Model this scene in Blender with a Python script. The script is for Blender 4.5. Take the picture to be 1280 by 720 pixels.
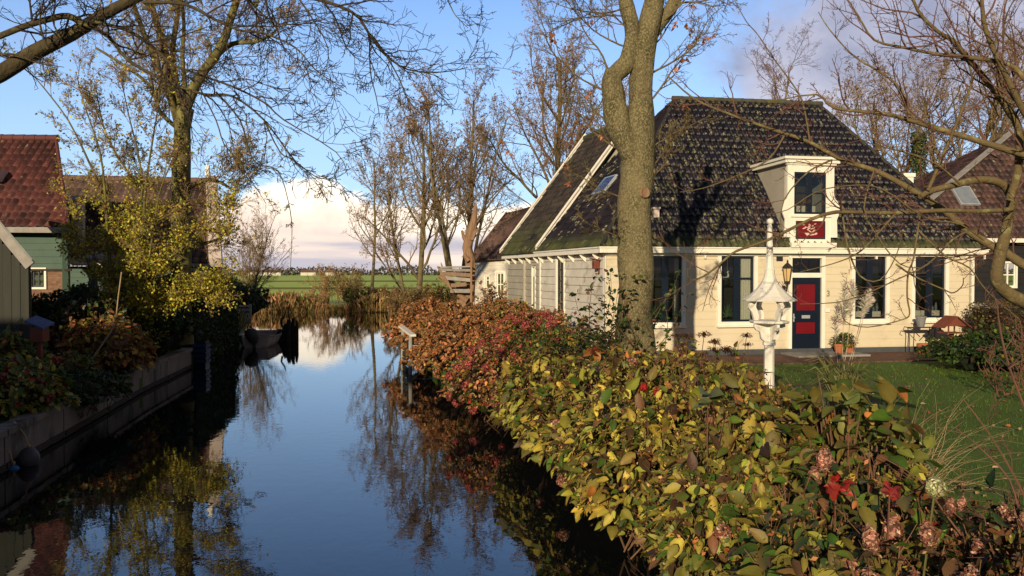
import bpy, math, random
import numpy as np
from mathutils import Vector, Matrix, noise
R = math.radians
for o in list(bpy.data.objects): bpy.data.objects.remove(o)
SC = bpy.context.scene
COL = SC.collection
# ------------------------------------------------------------------ camera
EYE = 2.9; FPX = 1000.0; PITCH = math.atan(20/1000)
cam = bpy.data.objects.new('camera', bpy.data.cameras.new('camera')); COL.objects.link(cam)
cam.location = (0, 0, EYE); cam.rotation_euler = (math.pi/2-PITCH, 0, 0)
cam.data.lens = 36*FPX/1280; cam.data.clip_end = 5000; cam.data.clip_start = .05
SC.camera = cam
# ------------------------------------------------------------------ light
SUN_D = Vector((-.30, -.95, 0)).normalized(); SUN_EL = R(15)
W = bpy.data.worlds.new('World'); SC.world = W; W.use_nodes = True
def build_world():
    nt = W.node_tree; n = nt.nodes; l = nt.links; n.clear()
    def N(t, **k):
        x = n.new(t)
        for a, b in k.items(): setattr(x, a, b)
        return x
    def math_(op, a, b=None, c=None, clamp=False):
        x = N('ShaderNodeMath', operation=op, use_clamp=clamp)
        for i, q in enumerate((a, b, c)):
            if q is None: continue
            if isinstance(q, (int, float)): x.inputs[i].default_value = q
            else: l.new(q, x.inputs[i])
        return x.outputs[0]
    def smooth(v, a, b):
        x = N('ShaderNodeMapRange', interpolation_type='SMOOTHSTEP')
        l.new(v, x.inputs[0])
        for i, q in ((1, a), (2, b)):
            if isinstance(q, (int, float)): x.inputs[i].default_value = q
            else: l.new(q, x.inputs[i])
        return x.outputs[0]
    def mix(f, a, b):
        x = N('ShaderNodeMix', data_type='RGBA')
        if isinstance(f, float): x.inputs[0].default_value = f
        else: l.new(f, x.inputs[0])
        for i, q in ((6, a), (7, b)):
            if isinstance(q, tuple): x.inputs[i].default_value = (*q, 1)
            else: l.new(q, x.inputs[i])
        return x.outputs[2]
    def nz(vec, sc, det=6, rough=.55, seed=0.):
        x = N('ShaderNodeTexNoise', noise_dimensions='4D'); l.new(vec, x.inputs['Vector'])
        x.inputs['W'].default_value = seed
        x.inputs['Scale'].default_value = sc; x.inputs['Detail'].default_value = det; x.inputs['Roughness'].default_value = rough
        return x.outputs['Fac']
    sky = N('ShaderNodeTexSky'); sky.sky_type = 'NISHITA'; sky.sun_disc = False
    sky.sun_elevation = SUN_EL; sky.sun_rotation = math.atan2(SUN_D.x, SUN_D.y)
    sky.air_density = 1.0; sky.dust_density = .3; sky.ozone_density = 2.5
    tc = N('ShaderNodeTexCoord'); sp = N('ShaderNodeSeparateXYZ'); l.new(tc.outputs['Generated'], sp.inputs[0])
    az = math_('ARCTAN2', sp.outputs[0], sp.outputs[1]); el = math_('ARCSINE', sp.outputs[2])
    cv = N('ShaderNodeCombineXYZ'); l.new(az, cv.inputs[0]); l.new(math_('MULTIPLY', el, 1.35), cv.inputs[1])
    lowv = N('ShaderNodeCombineXYZ'); l.new(az, lowv.inputs[0])
    # low bank of cumulus
    top = math_('MULTIPLY_ADD', nz(lowv.outputs[0], 5.5, 3, .5, 4.1), .13, .025)
    bump = smooth(math_('ABSOLUTE', math_('ADD', az, .245)), .12, .0)       # the big head
    top = math_('MULTIPLY_ADD', bump, .027, top)
    fl = math_('MULTIPLY_ADD', nz(cv.outputs[0], 16, 9, .62, 1.3), .075, -.0375)
    d = math_('SUBTRACT', math_('ADD', top, fl), el)
    m1 = smooth(d, -.003, .012)
    body = nz(cv.outputs[0], 9, 8, .6, 7.7)
    lit = mix(smooth(math_('MULTIPLY_ADD', d, -2.2, body), .26, .62), (.92, .74, .63), (1.36, 1.20, .96))
    st = N('ShaderNodeCombineXYZ'); l.new(math_('MULTIPLY', az, .25), st.inputs[0]); l.new(math_('MULTIPLY', el, 3.2), st.inputs[1])
    base = mix(smooth(nz(st.outputs[0], 12, 5, .5, 2.), .42, .62), (.54, .51, .57), (.98, .80, .68))
    c1 = mix(smooth(math_('MULTIPLY_ADD', fl, .5, el), .058, .034), lit, base)
    # upper ragged violet grey cloud, to the right
    u = nz(cv.outputs[0], 3.6, 9, .6, 11.2)
    side = math_('MULTIPLY', smooth(az, .08, .48), smooth(el, .07, .22))
    m2 = smooth(math_('MULTIPLY_ADD', side, .30, u), .58, .76)
    m2 = math_('MULTIPLY', m2, .85)
    c2 = mix(smooth(nz(cv.outputs[0], 6, 6, .55, 3.3), .35, .65), (.30, .29, .37), (.60, .56, .63))
    # right hand warm white cloud behind the trees
    sk = N('ShaderNodeMix', data_type='RGBA', blend_type='MULTIPLY'); sk.inputs[0].default_value = 1
    l.new(sky.outputs[0], sk.inputs[6]); sk.inputs[7].default_value = (*SKY_TINT, 1)
    K = 8.4
    hz = smooth(el, .46, .0)
    pale = N('ShaderNodeVectorMath', operation='SCALE'); pale.inputs[0].default_value = (.50, .70, .95); pale.inputs['Scale'].default_value = K
    skc = mix(math_('MULTIPLY', hz, .68), sk.outputs[2], pale.outputs[0])
    def sc(c):
        x = N('ShaderNodeVectorMath', operation='SCALE'); l.new(c, x.inputs[0]); x.inputs['Scale'].default_value = K; return x.outputs[0]
    r = mix(m2, skc, sc(c2)); r = mix(m1, r, sc(c1))
    # sky darkened out of view, overhead and behind the viewer, added to deepen shade
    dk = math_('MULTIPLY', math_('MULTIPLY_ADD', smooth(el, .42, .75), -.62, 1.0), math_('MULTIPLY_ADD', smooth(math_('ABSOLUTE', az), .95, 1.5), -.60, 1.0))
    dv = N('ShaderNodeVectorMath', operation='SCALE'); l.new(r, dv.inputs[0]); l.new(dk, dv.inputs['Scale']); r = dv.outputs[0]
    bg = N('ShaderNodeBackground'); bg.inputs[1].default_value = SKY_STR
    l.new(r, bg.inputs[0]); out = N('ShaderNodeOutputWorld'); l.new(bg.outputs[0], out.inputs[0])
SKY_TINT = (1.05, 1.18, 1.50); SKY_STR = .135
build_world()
sl = bpy.data.lights.new('sun', 'SUN'); sl.energy = 5.0; sl.angle = R(.5); sl.color = (1, .82, .55)
sun = bpy.data.objects.new('sun', sl); COL.objects.link(sun)
sv = Vector((SUN_D.x*math.cos(SUN_EL), SUN_D.y*math.cos(SUN_EL), math.sin(SUN_EL)))
sun.rotation_euler = sv.to_track_quat('Z', 'Y').to_euler(); sun.location = (0, -20, 30)
SC.view_settings.view_transform = 'Standard'; SC.view_settings.look = 'None'
SC.view_settings.exposure = 0.0; SC.view_settings.gamma = 1
SC.render.engine = 'CYCLES'
SC.cycles.max_bounces = 6; SC.cycles.transparent_max_bounces = 12; SC.cycles.use_denoising = True

def at(px, py, Y):
    """world point on the sight line of photo pixel (px,py), Y metres ahead"""
    a = (px-640)/FPX; v = (360-py)/FPX
    d = Vector((a, math.cos(PITCH)+v*math.sin(PITCH), v*math.cos(PITCH)-math.sin(PITCH)))
    return Vector((0, 0, EYE)) + d*(Y/d.y)
# ------------------------------------------------------------------ mesh builder
class MB:
    def __init__(s): s.v = []; s.n = 0; s.f = []; s.c = []; s.uv = []; s.pend = {}
    def add(s, V, F, col=(1, 1, 1), uv=None):
        V = np.asarray(V, dtype=np.float32).reshape(-1, 3)
        s.v.append(V)
        c = np.asarray(col, dtype=np.float32)
        if c.ndim == 1: c = np.tile(c, (len(V), 1))
        s.c.append(c)
        s.uv.append(np.zeros((len(V), 2), np.float32) if uv is None else np.asarray(uv, dtype=np.float32))
        if isinstance(F, np.ndarray): s.f.append(F.astype(np.int32)+s.n)
        else:
            by = {}
            for f in F: by.setdefault(len(f), []).append(f)
            for k, fs in by.items(): s.f.append(np.asarray(fs, dtype=np.int32)+s.n)
        s.n += len(V)
    def flush(s):
        for (m, k, col), L in s.pend.items():
            P = np.array([q[0] for q in L]); r = np.array([q[1] for q in L]); n = len(P)
            T = np.gradient(P, axis=1); T /= np.linalg.norm(T, axis=2)[..., None]+1e-9
            ch = P[:, -1]-P[:, 0]; ref = np.where(np.abs(ch[:, 2:3]) < .8*np.linalg.norm(ch, axis=1)[:, None], np.array([[0, 0, 1.]]), np.array([[1., 0, 0]]))
            nx = np.cross(T, ref[:, None]); nx /= np.linalg.norm(nx, axis=2)[..., None]+1e-9; ny = np.cross(T, nx)
            a = np.arange(k)*2*math.pi/k
            V = P[:, :, None]+r[:, :, None, None]*(np.cos(a)[None, None, :, None]*nx[:, :, None]+np.sin(a)[None, None, :, None]*ny[:, :, None])
            i0 = (np.arange(m-1)[:, None]*k+np.arange(k)[None]).ravel(); j0 = (np.arange(m-1)[:, None]*k+(np.arange(k)+1)[None] % k).ravel()
            F = np.stack([i0, j0, j0+k, i0+k], 1); F = (np.arange(n)[:, None, None]*m*k+F[None]).reshape(-1, 4)
            s.add(V.reshape(-1, 3), F, col)
        s.pend = {}
    def hexa(s, o, a, b, c, col=(1, 1, 1)):
        o, a, b, c = Vector(o), Vector(a), Vector(b), Vector(c)
        if a.cross(b).dot(c) < 0: a, b = b, a
        P = [o, o+a, o+a+b, o+b, o+c, o+a+c, o+a+b+c, o+b+c]
        s.add([tuple(p) for p in P], [(0, 3, 2, 1), (4, 5, 6, 7), (0, 1, 5, 4), (1, 2, 6, 5), (2, 3, 7, 6), (3, 0, 4, 7)], col)
    def box(s, x0, x1, y0, y1, z0, z1, col=(1, 1, 1)):
        s.hexa((x0, y0, z0), (x1-x0, 0, 0), (0, y1-y0, 0), (0, 0, z1-z0), col)
    def bar(s, p, q, w, h, up=(0, 0, 1), col=(1, 1, 1)):
        p, q = Vector(p), Vector(q); d = (q-p); up = Vector(up)
        sd = d.cross(up)
        if sd.length < 1e-6: sd = d.cross(Vector((1, 0, 0)))
        sd.normalize(); u2 = sd.cross(d).normalized()
        s.hexa(p-sd*w/2-u2*h/2, d, sd*w, u2*h, col)
    def poly(s, pts, thick, nrm, col=(1, 1, 1)):
        """flat outline extruded by thick along nrm"""
        n = Vector(nrm).normalized()*thick; pts = [Vector(p) for p in pts]; k = len(pts)
        # orient
        c = Vector((0, 0, 0))
        for i in range(1, k-1): c += (pts[i]-pts[0]).cross(pts[i+1]-pts[0])
        if c.dot(n) < 0: pts = pts[::-1]
        V = [tuple(p) for p in pts]+[tuple(p+n) for p in pts]
        F = [tuple(range(k))[::-1], tuple(range(k, 2*k))]+[(i, (i+1) % k, k+(i+1) % k, k+i) for i in range(k)]
        s.add(V, F, col)
    def tube(s, pts, rad, k=6, col=(1, 1, 1), cap=True, lump=0):
        m = len(pts)
        if m < 2: return
        if k <= 4 and not lump:
            if not hasattr(rad, '__len__'): rad = [rad]*m
            s.pend.setdefault((m, k, tuple(col)), []).append(([tuple(p) for p in pts], list(rad))); return
        P = np.array([tuple(p) for p in pts], dtype=np.float64)
        if not hasattr(rad, '__len__'): rad = [rad]*m
        T = np.gradient(P, axis=0); T /= (np.linalg.norm(T, axis=1)[:, None]+1e-9)
        ref = np.array([0, 0, 1.]) if abs(T[0][2]) < .9 else np.array([1., 0, 0])
        V = np.zeros((m, k, 3)); ang = np.arange(k)*2*math.pi/k
        nx = np.cross(T[0], ref); nx /= np.linalg.norm(nx)
        for i in range(m):
            nx = nx-T[i]*np.dot(nx, T[i]); nx /= (np.linalg.norm(nx)+1e-9); ny = np.cross(T[i], nx)
            r = np.full(k, rad[i])
            if lump:
                r = r*np.array([1+lump*noise.noise(Vector((math.cos(a)*1.3, math.sin(a)*1.3, 0))+Vector(P[i])*1.7)+lump*.45*noise.noise(Vector((math.cos(a)*4, math.sin(a)*4, 9))+Vector(P[i])*6) for a in ang])
            V[i] = P[i]+np.outer(np.cos(ang)*r, nx)+np.outer(np.sin(ang)*r, ny)
        i0 = (np.arange(m-1)[:, None]*k+np.arange(k)[None]).ravel(); j0 = (np.arange(m-1)[:, None]*k+(np.arange(k)+1)[None] % k).ravel()
        F = [np.stack([i0, j0, j0+k, i0+k], 1)]
        s.add(V.reshape(-1, 3), F[0], col)
        if cap and k > 3:
            s.add(V[0], [tuple(range(k))[::-1]], col); s.add(V[-1], [tuple(range(k))], col)
    def lathe(s, c, prof, k=16, axis=(0, 0, 1), col=(1, 1, 1), rot=0):
        ax = Vector(axis).normalized(); q = ax.to_track_quat('Z', 'Y'); V = []; c = Vector(c)
        for r, z in prof:
            for i in range(k):
                a = 2*math.pi*i/k+rot; V.append(tuple(c+q@Vector((r*math.cos(a), r*math.sin(a), z))))
        m = len(prof); F = []
        for i in range(m-1):
            for j in range(k): F.append((i*k+j, i*k+(j+1) % k, (i+1)*k+(j+1) % k, (i+1)*k+j))
        F.append(tuple(range(k))[::-1]); F.append(tuple(range((m-1)*k, m*k)))
        s.add(V, F, col)
    def ball(s, c, r, k=10, col=(1, 1, 1), sq=(1, 1, 1)):
        prof = [(max(1e-3, r*math.sin(math.pi*i/(k//2+2))), -r*math.cos(math.pi*i/(k//2+2))*sq[2]) for i in range(k//2+3)]
        s.lathe(c, prof, k, col=col)
    def scatter(s, tv, tf, pos, ax, nr, scl, cols, tip=False):
        """many copies of a small template: tv (k,3) in (length,width,normal) axes"""
        pos = np.asarray(pos, float); n = len(pos)
        if n == 0: return
        ax = np.asarray(ax, float); ax /= np.linalg.norm(ax, axis=1)[:, None]+1e-9
        nr = np.asarray(nr, float); nr = nr-ax*np.sum(nr*ax, 1)[:, None]; nr /= np.linalg.norm(nr, axis=1)[:, None]+1e-9
        sd = np.cross(nr, ax); scl = np.asarray(scl, float).reshape(-1, 1, 1)
        V = pos[:, None, :]+scl*(tv[None, :, 0, None]*ax[:, None]+tv[None, :, 1, None]*sd[:, None]+tv[None, :, 2, None]*nr[:, None])
        k = len(tv); F = (np.arange(n)[:, None, None]*k+tf[None]).reshape(-1, tf.shape[1])
        c = np.repeat(np.asarray(cols, np.float32), k, axis=0)
        if tip:   # leaves brown from the margin and tip inwards, paler along the midrib
            e = np.clip(np.abs(tv[:, 1])/.26, 0, 1)*.5+np.clip(tv[:, 0], 0, 1)**3*.8; g = np.random.default_rng(n).random(n)**2
            w = np.clip(e[None]*g[:, None]*1.1, 0, .85).reshape(-1, 1); c = c*(1-w)+np.array([[.20, .095, .04]])*w
            mr = (np.abs(tv[:, 1]) < 1e-6)*1.; c = c*(1+.30*np.tile(mr, n)[:, None])
        s.add(V.reshape(-1, 3), F, c)
    def build(s, name, mat, parent=None, smooth=False, base=None):
        s.flush(); me = bpy.data.meshes.new(name)
        V = np.concatenate(s.v)
        if parent is not None:
            root = parent
            while root.parent: root = root.parent
            org = Vector(root.location)
        elif base is not None: org = Vector(base)
        else:
            mn = V.min(0); mx = V.max(0); org = Vector(((mn[0]+mx[0])/2, (mn[1]+mx[1])/2, mn[2]))
        V = V-np.array(tuple(org), np.float32)
        me.vertices.add(len(V)); me.vertices.foreach_set('co', V.astype(np.float32).ravel())
        li = np.concatenate([f.ravel() for f in s.f]); tot = np.concatenate([np.full(len(f), f.shape[1], np.int32) for f in s.f])
        st = np.concatenate([[0], np.cumsum(tot)[:-1]]).astype(np.int32)
        me.loops.add(len(li)); me.loops.foreach_set('vertex_index', li.astype(np.int32))
        me.polygons.add(len(tot)); me.polygons.foreach_set('loop_start', st)
        try: me.polygons.foreach_set('loop_total', tot)
        except Exception: pass
        me.polygons.foreach_set('use_smooth', np.full(len(tot), smooth))
        C = np.concatenate(s.c); a = me.color_attributes.new('Col', 'FLOAT_COLOR', 'POINT')
        a.data.foreach_set('color', np.hstack([C, np.ones((len(C), 1), np.float32)]).astype(np.float32).ravel())
        UV = np.concatenate(s.uv); u = me.uv_layers.new(name='UVMap'); u.data.foreach_set('uv', UV[li].astype(np.float32).ravel())
        me.update(calc_edges=True); me.validate()
        for m in (mat if isinstance(mat, (list, tuple)) else [mat]): me.materials.append(m)
        o = bpy.data.objects.new(name, me); COL.objects.link(o)
        if parent is not None: o.parent = parent
        else: o.location = org
        return o
def tag(o, label=None, cat=None, group=None, kind=None):
    for k, v in (('label', label), ('category', cat), ('group', group), ('kind', kind)):
        if v: o[k] = v
    return o
def thing(name, label, cat, loc, group=None):
    o = bpy.data.objects.new(name, None); COL.objects.link(o); o.location = loc; o.empty_display_size = .2
    return tag(o, label, cat, group)
# ------------------------------------------------------------------ materials
def mat(name, c, c2=None, scale=4, rough=.7, bump=0, bscale=30, c3=None, s3=1.2, t3=.55, attr=False, spec=.3, transl=0, metal=0,
        stretch=(1, 1, 1), kind=None, kargs=None, detail=6, coat=0):
    m = bpy.data.materials.new(name); m.use_nodes = True; nt = m.node_tree; n = nt.nodes; l = nt.links
    b = n['Principled BSDF']; b.inputs['Roughness'].default_value = rough; b.inputs['Metallic'].default_value = metal
    b.inputs['Specular IOR Level'].default_value = spec; b.inputs['Coat Weight'].default_value = coat
    tc = n.new('ShaderNodeTexCoord'); mp = n.new('ShaderNodeMapping'); l.new(tc.outputs['Object'], mp.inputs[0]); mp.inputs['Scale'].default_value = stretch
    def NZ(sc, det=detail, seed=0):
        x = n.new('ShaderNodeTexNoise'); x.inputs['Scale'].default_value = sc; x.inputs['Detail'].default_value = det; x.inputs['Roughness'].default_value = .6
        x.noise_dimensions = '4D'; x.inputs['W'].default_value = seed; l.new(mp.outputs[0], x.inputs['Vector']); return x.outputs['Fac']
    def MR(v, a, b_):
        x = n.new('ShaderNodeMapRange'); x.inputs[1].default_value = a; x.inputs[2].default_value = b_; l.new(v, x.inputs[0]); return x.outputs[0]
    def MIX(f, a, b_, mode='MIX'):
        x = n.new('ShaderNodeMix'); x.data_type = 'RGBA'; x.blend_type = mode
        if isinstance(f, (int, float)): x.inputs[0].default_value = f
        else: l.new(f, x.inputs[0])
        for i, q in ((6, a), (7, b_)):
            if isinstance(q, tuple): x.inputs[i].default_value = (*q, 1)
            else: l.new(q, x.inputs[i])
        return x.outputs[2]
    c2 = c2 or tuple(min(1, q*.78) for q in c)
    col = MIX(MR(NZ(scale), .32, .68), c, c2)
    if attr:
        a = n.new('ShaderNodeVertexColor'); a.layer_name = 'Col'; col = MIX(1.0, a.outputs[0], col, 'MULTIPLY')
    hgt = NZ(bscale, 5, 3)
    if kind == 'brick':
        k = kargs or {}
        sp = n.new('ShaderNodeSeparateXYZ'); l.new(tc.outputs['Object'], sp.inputs[0]); cb = n.new('ShaderNodeCombineXYZ')
        ax = k.get('axes', 'XZ'); l.new(sp.outputs[ax[0]], cb.inputs[0]); l.new(sp.outputs[ax[1]], cb.inputs[1])
        br = n.new('ShaderNodeTexBrick'); l.new(cb.outputs[0], br.inputs['Vector']); br.inputs['Scale'].default_value = k.get('scale', 4.5)
        br.inputs['Mortar Size'].default_value = .02; br.inputs['Color1'].default_value = (1, 1, 1, 1); br.inputs['Color2'].default_value = (.6, .6, .6, 1)
        br.inputs['Mortar'].default_value = (*k.get('mortar', (.6, .6, .6)), 1); br.inputs['Row Height'].default_value = .3
        col = MIX(1.0, col, br.outputs['Color'], 'MULTIPLY')
    if kind == 'tile':
        uv = n.new('ShaderNodeUVMap'); fl = n.new('ShaderNodeVectorMath'); fl.operation = 'FLOOR'; fr = n.new('ShaderNodeVectorMath'); fr.operation = 'FRACTION'
        l.new(uv.outputs[0], fl.inputs[0]); l.new(uv.outputs[0], fr.inputs[0])
        wn = n.new('ShaderNodeTexWhiteNoise'); wn.noise_dimensions = '2D'; l.new(fl.outputs[0], wn.inputs['Vector'])
        col = MIX(1.0, col, MIX(wn.outputs['Value'], (.45, .45, .5), (1.5, 1.35, 1.3)), 'MULTIPLY')
        sp = n.new('ShaderNodeSeparateXYZ'); l.new(fr.outputs[0], sp.inputs[0])
        su = n.new('ShaderNodeSeparateXYZ'); l.new(uv.outputs[0], su.inputs[0])
        def MT(op, a, b_, cl=False):
            x = n.new('ShaderNodeMath'); x.operation = op; x.use_clamp = cl
            for i, q in ((0, a), (1, b_)):
                if isinstance(q, (int, float)): x.inputs[i].default_value = q
                else: l.new(q, x.inputs[i])
            return x.outputs[0]
        k = kargs or {}
        # lichen sits near the lower lip of scattered tiles, more of it towards the eave
        w2 = n.new('ShaderNodeTexWhiteNoise'); w2.noise_dimensions = '2D'
        ad = n.new('ShaderNodeVectorMath'); ad.operation = 'ADD'; l.new(fl.outputs[0], ad.inputs[0]); ad.inputs[1].default_value = (17.3, 5.1, 0); l.new(ad.outputs[0], w2.inputs['Vector'])
        lip = MR(sp.outputs[1], k.get('lip', .75), .1); wnx = n.new('ShaderNodeSeparateColor'); l.new(w2.outputs['Color'], wnx.inputs[0]); lip = MT('MULTIPLY', MT('ADD', lip, .35), MT('LESS_THAN', MT('ABSOLUTE', MT('SUBTRACT', sp.outputs[0], wnx.outputs[0]), 0), .32), True); lip = MT('MULTIPLY', MT('LESS_THAN', MT('ABSOLUTE', MT('SUBTRACT', sp.outputs[1], wnx.outputs[1]), 0), .33), MT('GREATER_THAN', lip, .01), True)
        dens = MT('ADD', k.get('dens', .3), MT('MULTIPLY', MR(su.outputs[1], k.get('rows', 7), 0), k.get('low', .4)))
        on = MT('GREATER_THAN', MT('ADD', dens, MT('MULTIPLY', MT('SUBTRACT', NZ(.8, 4, 8), .52), k.get('clump', 1.1))), w2.outputs['Value'])
        pat = MR(NZ(14, 5, 5), .47, .54)
        mk = MT('MULTIPLY', MT('MULTIPLY', on, lip), pat, True)
        li = MIX(MR(NZ(3, 3, 9), .4, .6), k.get('li1', (.30, .28, .19)), k.get('li2', (.20, .20, .08)))
        col = MIX(mk, col, li)
        if k.get('moss'):
            mz = MT('MULTIPLY', MR(su.outputs[1], k['moss'], 0), MR(NZ(2.2, 6, 2), .30, .55), True)
            col = MIX(mz, col, (.075, .085, .028))
            mk = MT('MAXIMUM', mk, mz)
        rr = n.new('ShaderNodeMapRange'); l.new(mk, rr.inputs[0]); rr.inputs[3].default_value = rough; rr.inputs[4].default_value = .95; l.new(rr.outputs[0], b.inputs['Roughness'])
    if c3: col = MIX(MR(NZ(s3, 7, 6), t3, t3+.09), col, c3)
    l.new(col, b.inputs['Base Color'])
    if bump:
        bp = n.new('ShaderNodeBump'); bp.inputs['Strength'].default_value = bump; bp.inputs['Distance'].default_value = .02
        l.new(hgt, bp.inputs['Height']); l.new(bp.outputs[0], b.inputs['Normal'])
    if transl:
        tr = n.new('ShaderNodeBsdfTranslucent'); l.new(col, tr.inputs[0]); ms = n.new('ShaderNodeMixShader'); ms.inputs[0].default_value = transl
        l.new(b.outputs[0], ms.inputs[1]); l.new(tr.outputs[0], ms.inputs[2]); l.new(ms.outputs[0], n['Material Output'].inputs[0])
    return m
def glass(name, tint=(.02, .025, .03), op=.35):
    m = bpy.data.materials.new(name); m.use_nodes = True; nt = m.node_tree; n = nt.nodes; l = nt.links
    g = n.new('ShaderNodeBsdfGlossy'); g.inputs['Roughness'].default_value = .03; g.inputs[0].default_value = (.9, .9, .9, 1)
    t = n.new('ShaderNodeBsdfTransparent'); t.inputs[0].default_value = (.75, .78, .78, 1)
    f = n.new('ShaderNodeFresnel'); f.inputs[0].default_value = 1.5
    x = n.new('ShaderNodeMixShader'); l.new(f.outputs[0], x.inputs[0]); l.new(t.outputs[0], x.inputs[1]); l.new(g.outputs[0], x.inputs[2])
    l.new(x.outputs[0], n['Material Output'].inputs[0]); return m
MT_ = {}
MT_['cream'] = mat('cream_paint', (.66, .57, .41), (.60, .52, .375), 1.5, .55, .15, 60, c3=(.56, .47, .32), s3=1.7, t3=.56, spec=.35)
MT_['grey_wood'] = mat('weathered_white_paint', (.68, .64, .56), (.50, .46, .39), 2.2, .7, .4, 25, c3=(.36, .32, .25), s3=1.4, t3=.55)
MT_['grey_wood2'] = mat('grey_brown_paint', (.42, .38, .31), (.32, .29, .23), 1.6, .75, .4, 25)
MT_['white'] = mat('white_paint', (.82, .78, .68), (.74, .70, .60), 3, .45, .1, 50)
MT_['whiteold'] = mat('chalky_white_paint', (.80, .76, .68), (.66, .62, .55), 7, .6, .3, 30, c3=(.42, .38, .30), s3=6, t3=.63)
MT_['pinkwhite'] = mat('aged_bargeboard_paint', (.62, .52, .46), (.52, .43, .38), 3, .65, .2, 30)
MT_['blue'] = mat('dark_blue_paint', (.006, .012, .026), (.005, .009, .02), 3, .3, spec=.5)
MT_['red'] = mat('deep_red_paint', (.17, .004, .010), (.13, .004, .008), 3, .35, spec=.5)
MT_['signred'] = mat('sign_red_paint', (.17, .008, .014), (.12, .006, .01), 3, .4)
MT_['signmark'] = mat('sign_pale_paint', (.75, .50, .42), None, 3, .5)
MT_['black'] = mat('black_iron', (.015, .015, .016), (.03, .028, .026), 8, .5, .2, 60, spec=.4)
MT_['plinth'] = mat('grey_plinth', (.075, .08, .088), (.055, .06, .066), 3, .8, .2, 30)
MT_['glass'] = glass('window_glass')
MT_['curtain'] = mat('curtain_cloth', (.78, .70, .55), (.7, .62, .5), 5, .9, stretch=(12, 12, .3))
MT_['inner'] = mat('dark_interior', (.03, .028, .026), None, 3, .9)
MT_['tile'] = mat('glazed_black_tiles', (.009, .009, .018), (.015, .012, .020), 1.4, .42, .25, 40, spec=.36, kind='tile',
                  kargs=dict(dens=.30, low=.62, rows=17, moss=1.6, lip=9.0, clump=2.6, li1=(.26, .23, .15), li2=(.15, .15, .065)))
MT_['tileL'] = mat('mossy_black_tiles', (.014, .012, .015), (.026, .02, .02), 1.4, .5, .3, 40, spec=.3, kind='tile', kargs=dict(dens=.10, low=.2, rows=17, moss=2.2))
MT_['tileR'] = mat('mossy_grey_tiles', (.045, .036, .03), (.035, .028, .024), 1.2, .8, .3, 40, kind='tile', kargs=dict(dens=.2, low=.2, rows=20, moss=6, li1=(.10, .09, .06), li2=(.07, .07, .035)))
MT_['tilered'] = mat('red_clay_tiles', (.095, .032, .028), (.065, .024, .022), 1.4, .7, .3, 40, kind='tile', kargs=dict(dens=.1, low=.1, rows=10, li1=(.24, .16, .12), li2=(.16, .1, .06)))
MT_['tilebr'] = mat('brown_clay_tiles', (.13, .085, .07), (.09, .06, .05), 1.4, .8, .3, 40, kind='tile', kargs=dict(dens=.2, low=.1, rows=10, li1=(.2, .17, .13), li2=(.12, .11, .07)))
MT_['tilebarn'] = mat('dark_brown_tiles', (.055, .032, .030), (.075, .045, .04), 1.4, .6, .3, 40, kind='tile', kargs=dict(dens=.1, low=.1, rows=10))
MT_['ridge'] = mat('ridge_tiles', (.04, .038, .036), (.09, .085, .06), 5, .7, .4, 30, c3=(.09, .09, .035), s3=2, t3=.5)
MT_['hip'] = mat('dark_hip_tiles', (.022, .018, .022), (.05, .048, .03), 5, .6, .4, 30)
MT_['lead'] = mat('lead_grey', (.16, .17, .18), (.22, .22, .22), 5, .5, .2, 30)
MT_['steel'] = mat('window_metal', (.5, .52, .55), None, 3, .4, metal=.3)
MT_['green_wall'] = mat('green_boards', (.075, .125, .095), (.055, .095, .075), 1.5, .7, .2, 30)
MT_['blue_wall'] = mat('blue_green_boards', (.09, .15, .17), (.07, .12, .14), 1.5, .7, .2, 30)
MT_['barn'] = mat('tarred_boards', (.012, .012, .013), (.022, .02, .02), 2, .6, .3, 30)
MT_['shed'] = mat('tarred_grey_shed_boards', (.042, .044, .034), (.03, .03, .025), 1.6, .8, .4, 20, stretch=(3, 3, .4))
MT_['brick'] = mat('brown_brick', (.30, .17, .11), (.22, .12, .08), 3, .85, .3, 30, kind='brick', kargs=dict(scale=4.5))
MT_['paving'] = mat('red_brick_paving', (.20, .095, .07), (.14, .07, .055), 1.3, .85, .3, 30, kind='brick', kargs=dict(axes='XY', scale=4.8, mortar=(.4, .4, .38)))
MT_['concrete'] = mat('stained_concrete', (.25, .21, .18), (.14, .12, .10), 2.0, .85, .5, 14, c3=(.045, .042, .03), s3=1.1, t3=.52, stretch=(1, 1, .5))
MT_['stone'] = mat('grey_stone', (.30, .29, .27), (.22, .21, .2), 4, .8, .3, 40)
MT_['wood'] = mat('bare_timber', (.30, .20, .13), (.20, .13, .085), 3, .8, .5, 30, stretch=(6, 6, .7))
MT_['splinter'] = mat('split_trunk_wood', (.31, .19, .11), (.19, .11, .065), 4, .8, .6, 20, stretch=(5, 5, .5))
MT_['oldwood'] = mat('rotten_dark_wood', (.055, .042, .03), (.03, .024, .018), 5, .9, .7, 18)
MT_['greywood'] = mat('silvered_wood', (.36, .33, .30), (.24, .22, .2), 4, .8, .5, 30)
MT_['boat'] = mat('pale_boat_paint', (.62, .52, .45), (.22, .18, .16), 3, .6, .2, 30)
MT_['terra'] = mat('terracotta', (.42, .14, .06), (.32, .1, .05), 5, .75)
MT_['bluebal'] = mat('blue_plastic', (.02, .16, .36), (.015, .12, .28), 3, .35)
MT_['greybal'] = mat('grey_rubber', (.09, .085, .09), (.06, .055, .06), 3, .5)
MT_['bluecl'] = mat('blue_tarp', (.03, .06, .17), (.07, .11, .24), 12, .5)
MT_['birdred'] = mat('red_brown_wood', (.20, .055, .032), (.14, .04, .025), 4, .7, .3, 30)
MT_['lampglass'] = mat('amber_lamp_glass', (.65, .45, .20), (.55, .36, .15), 4, .25)
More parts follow.
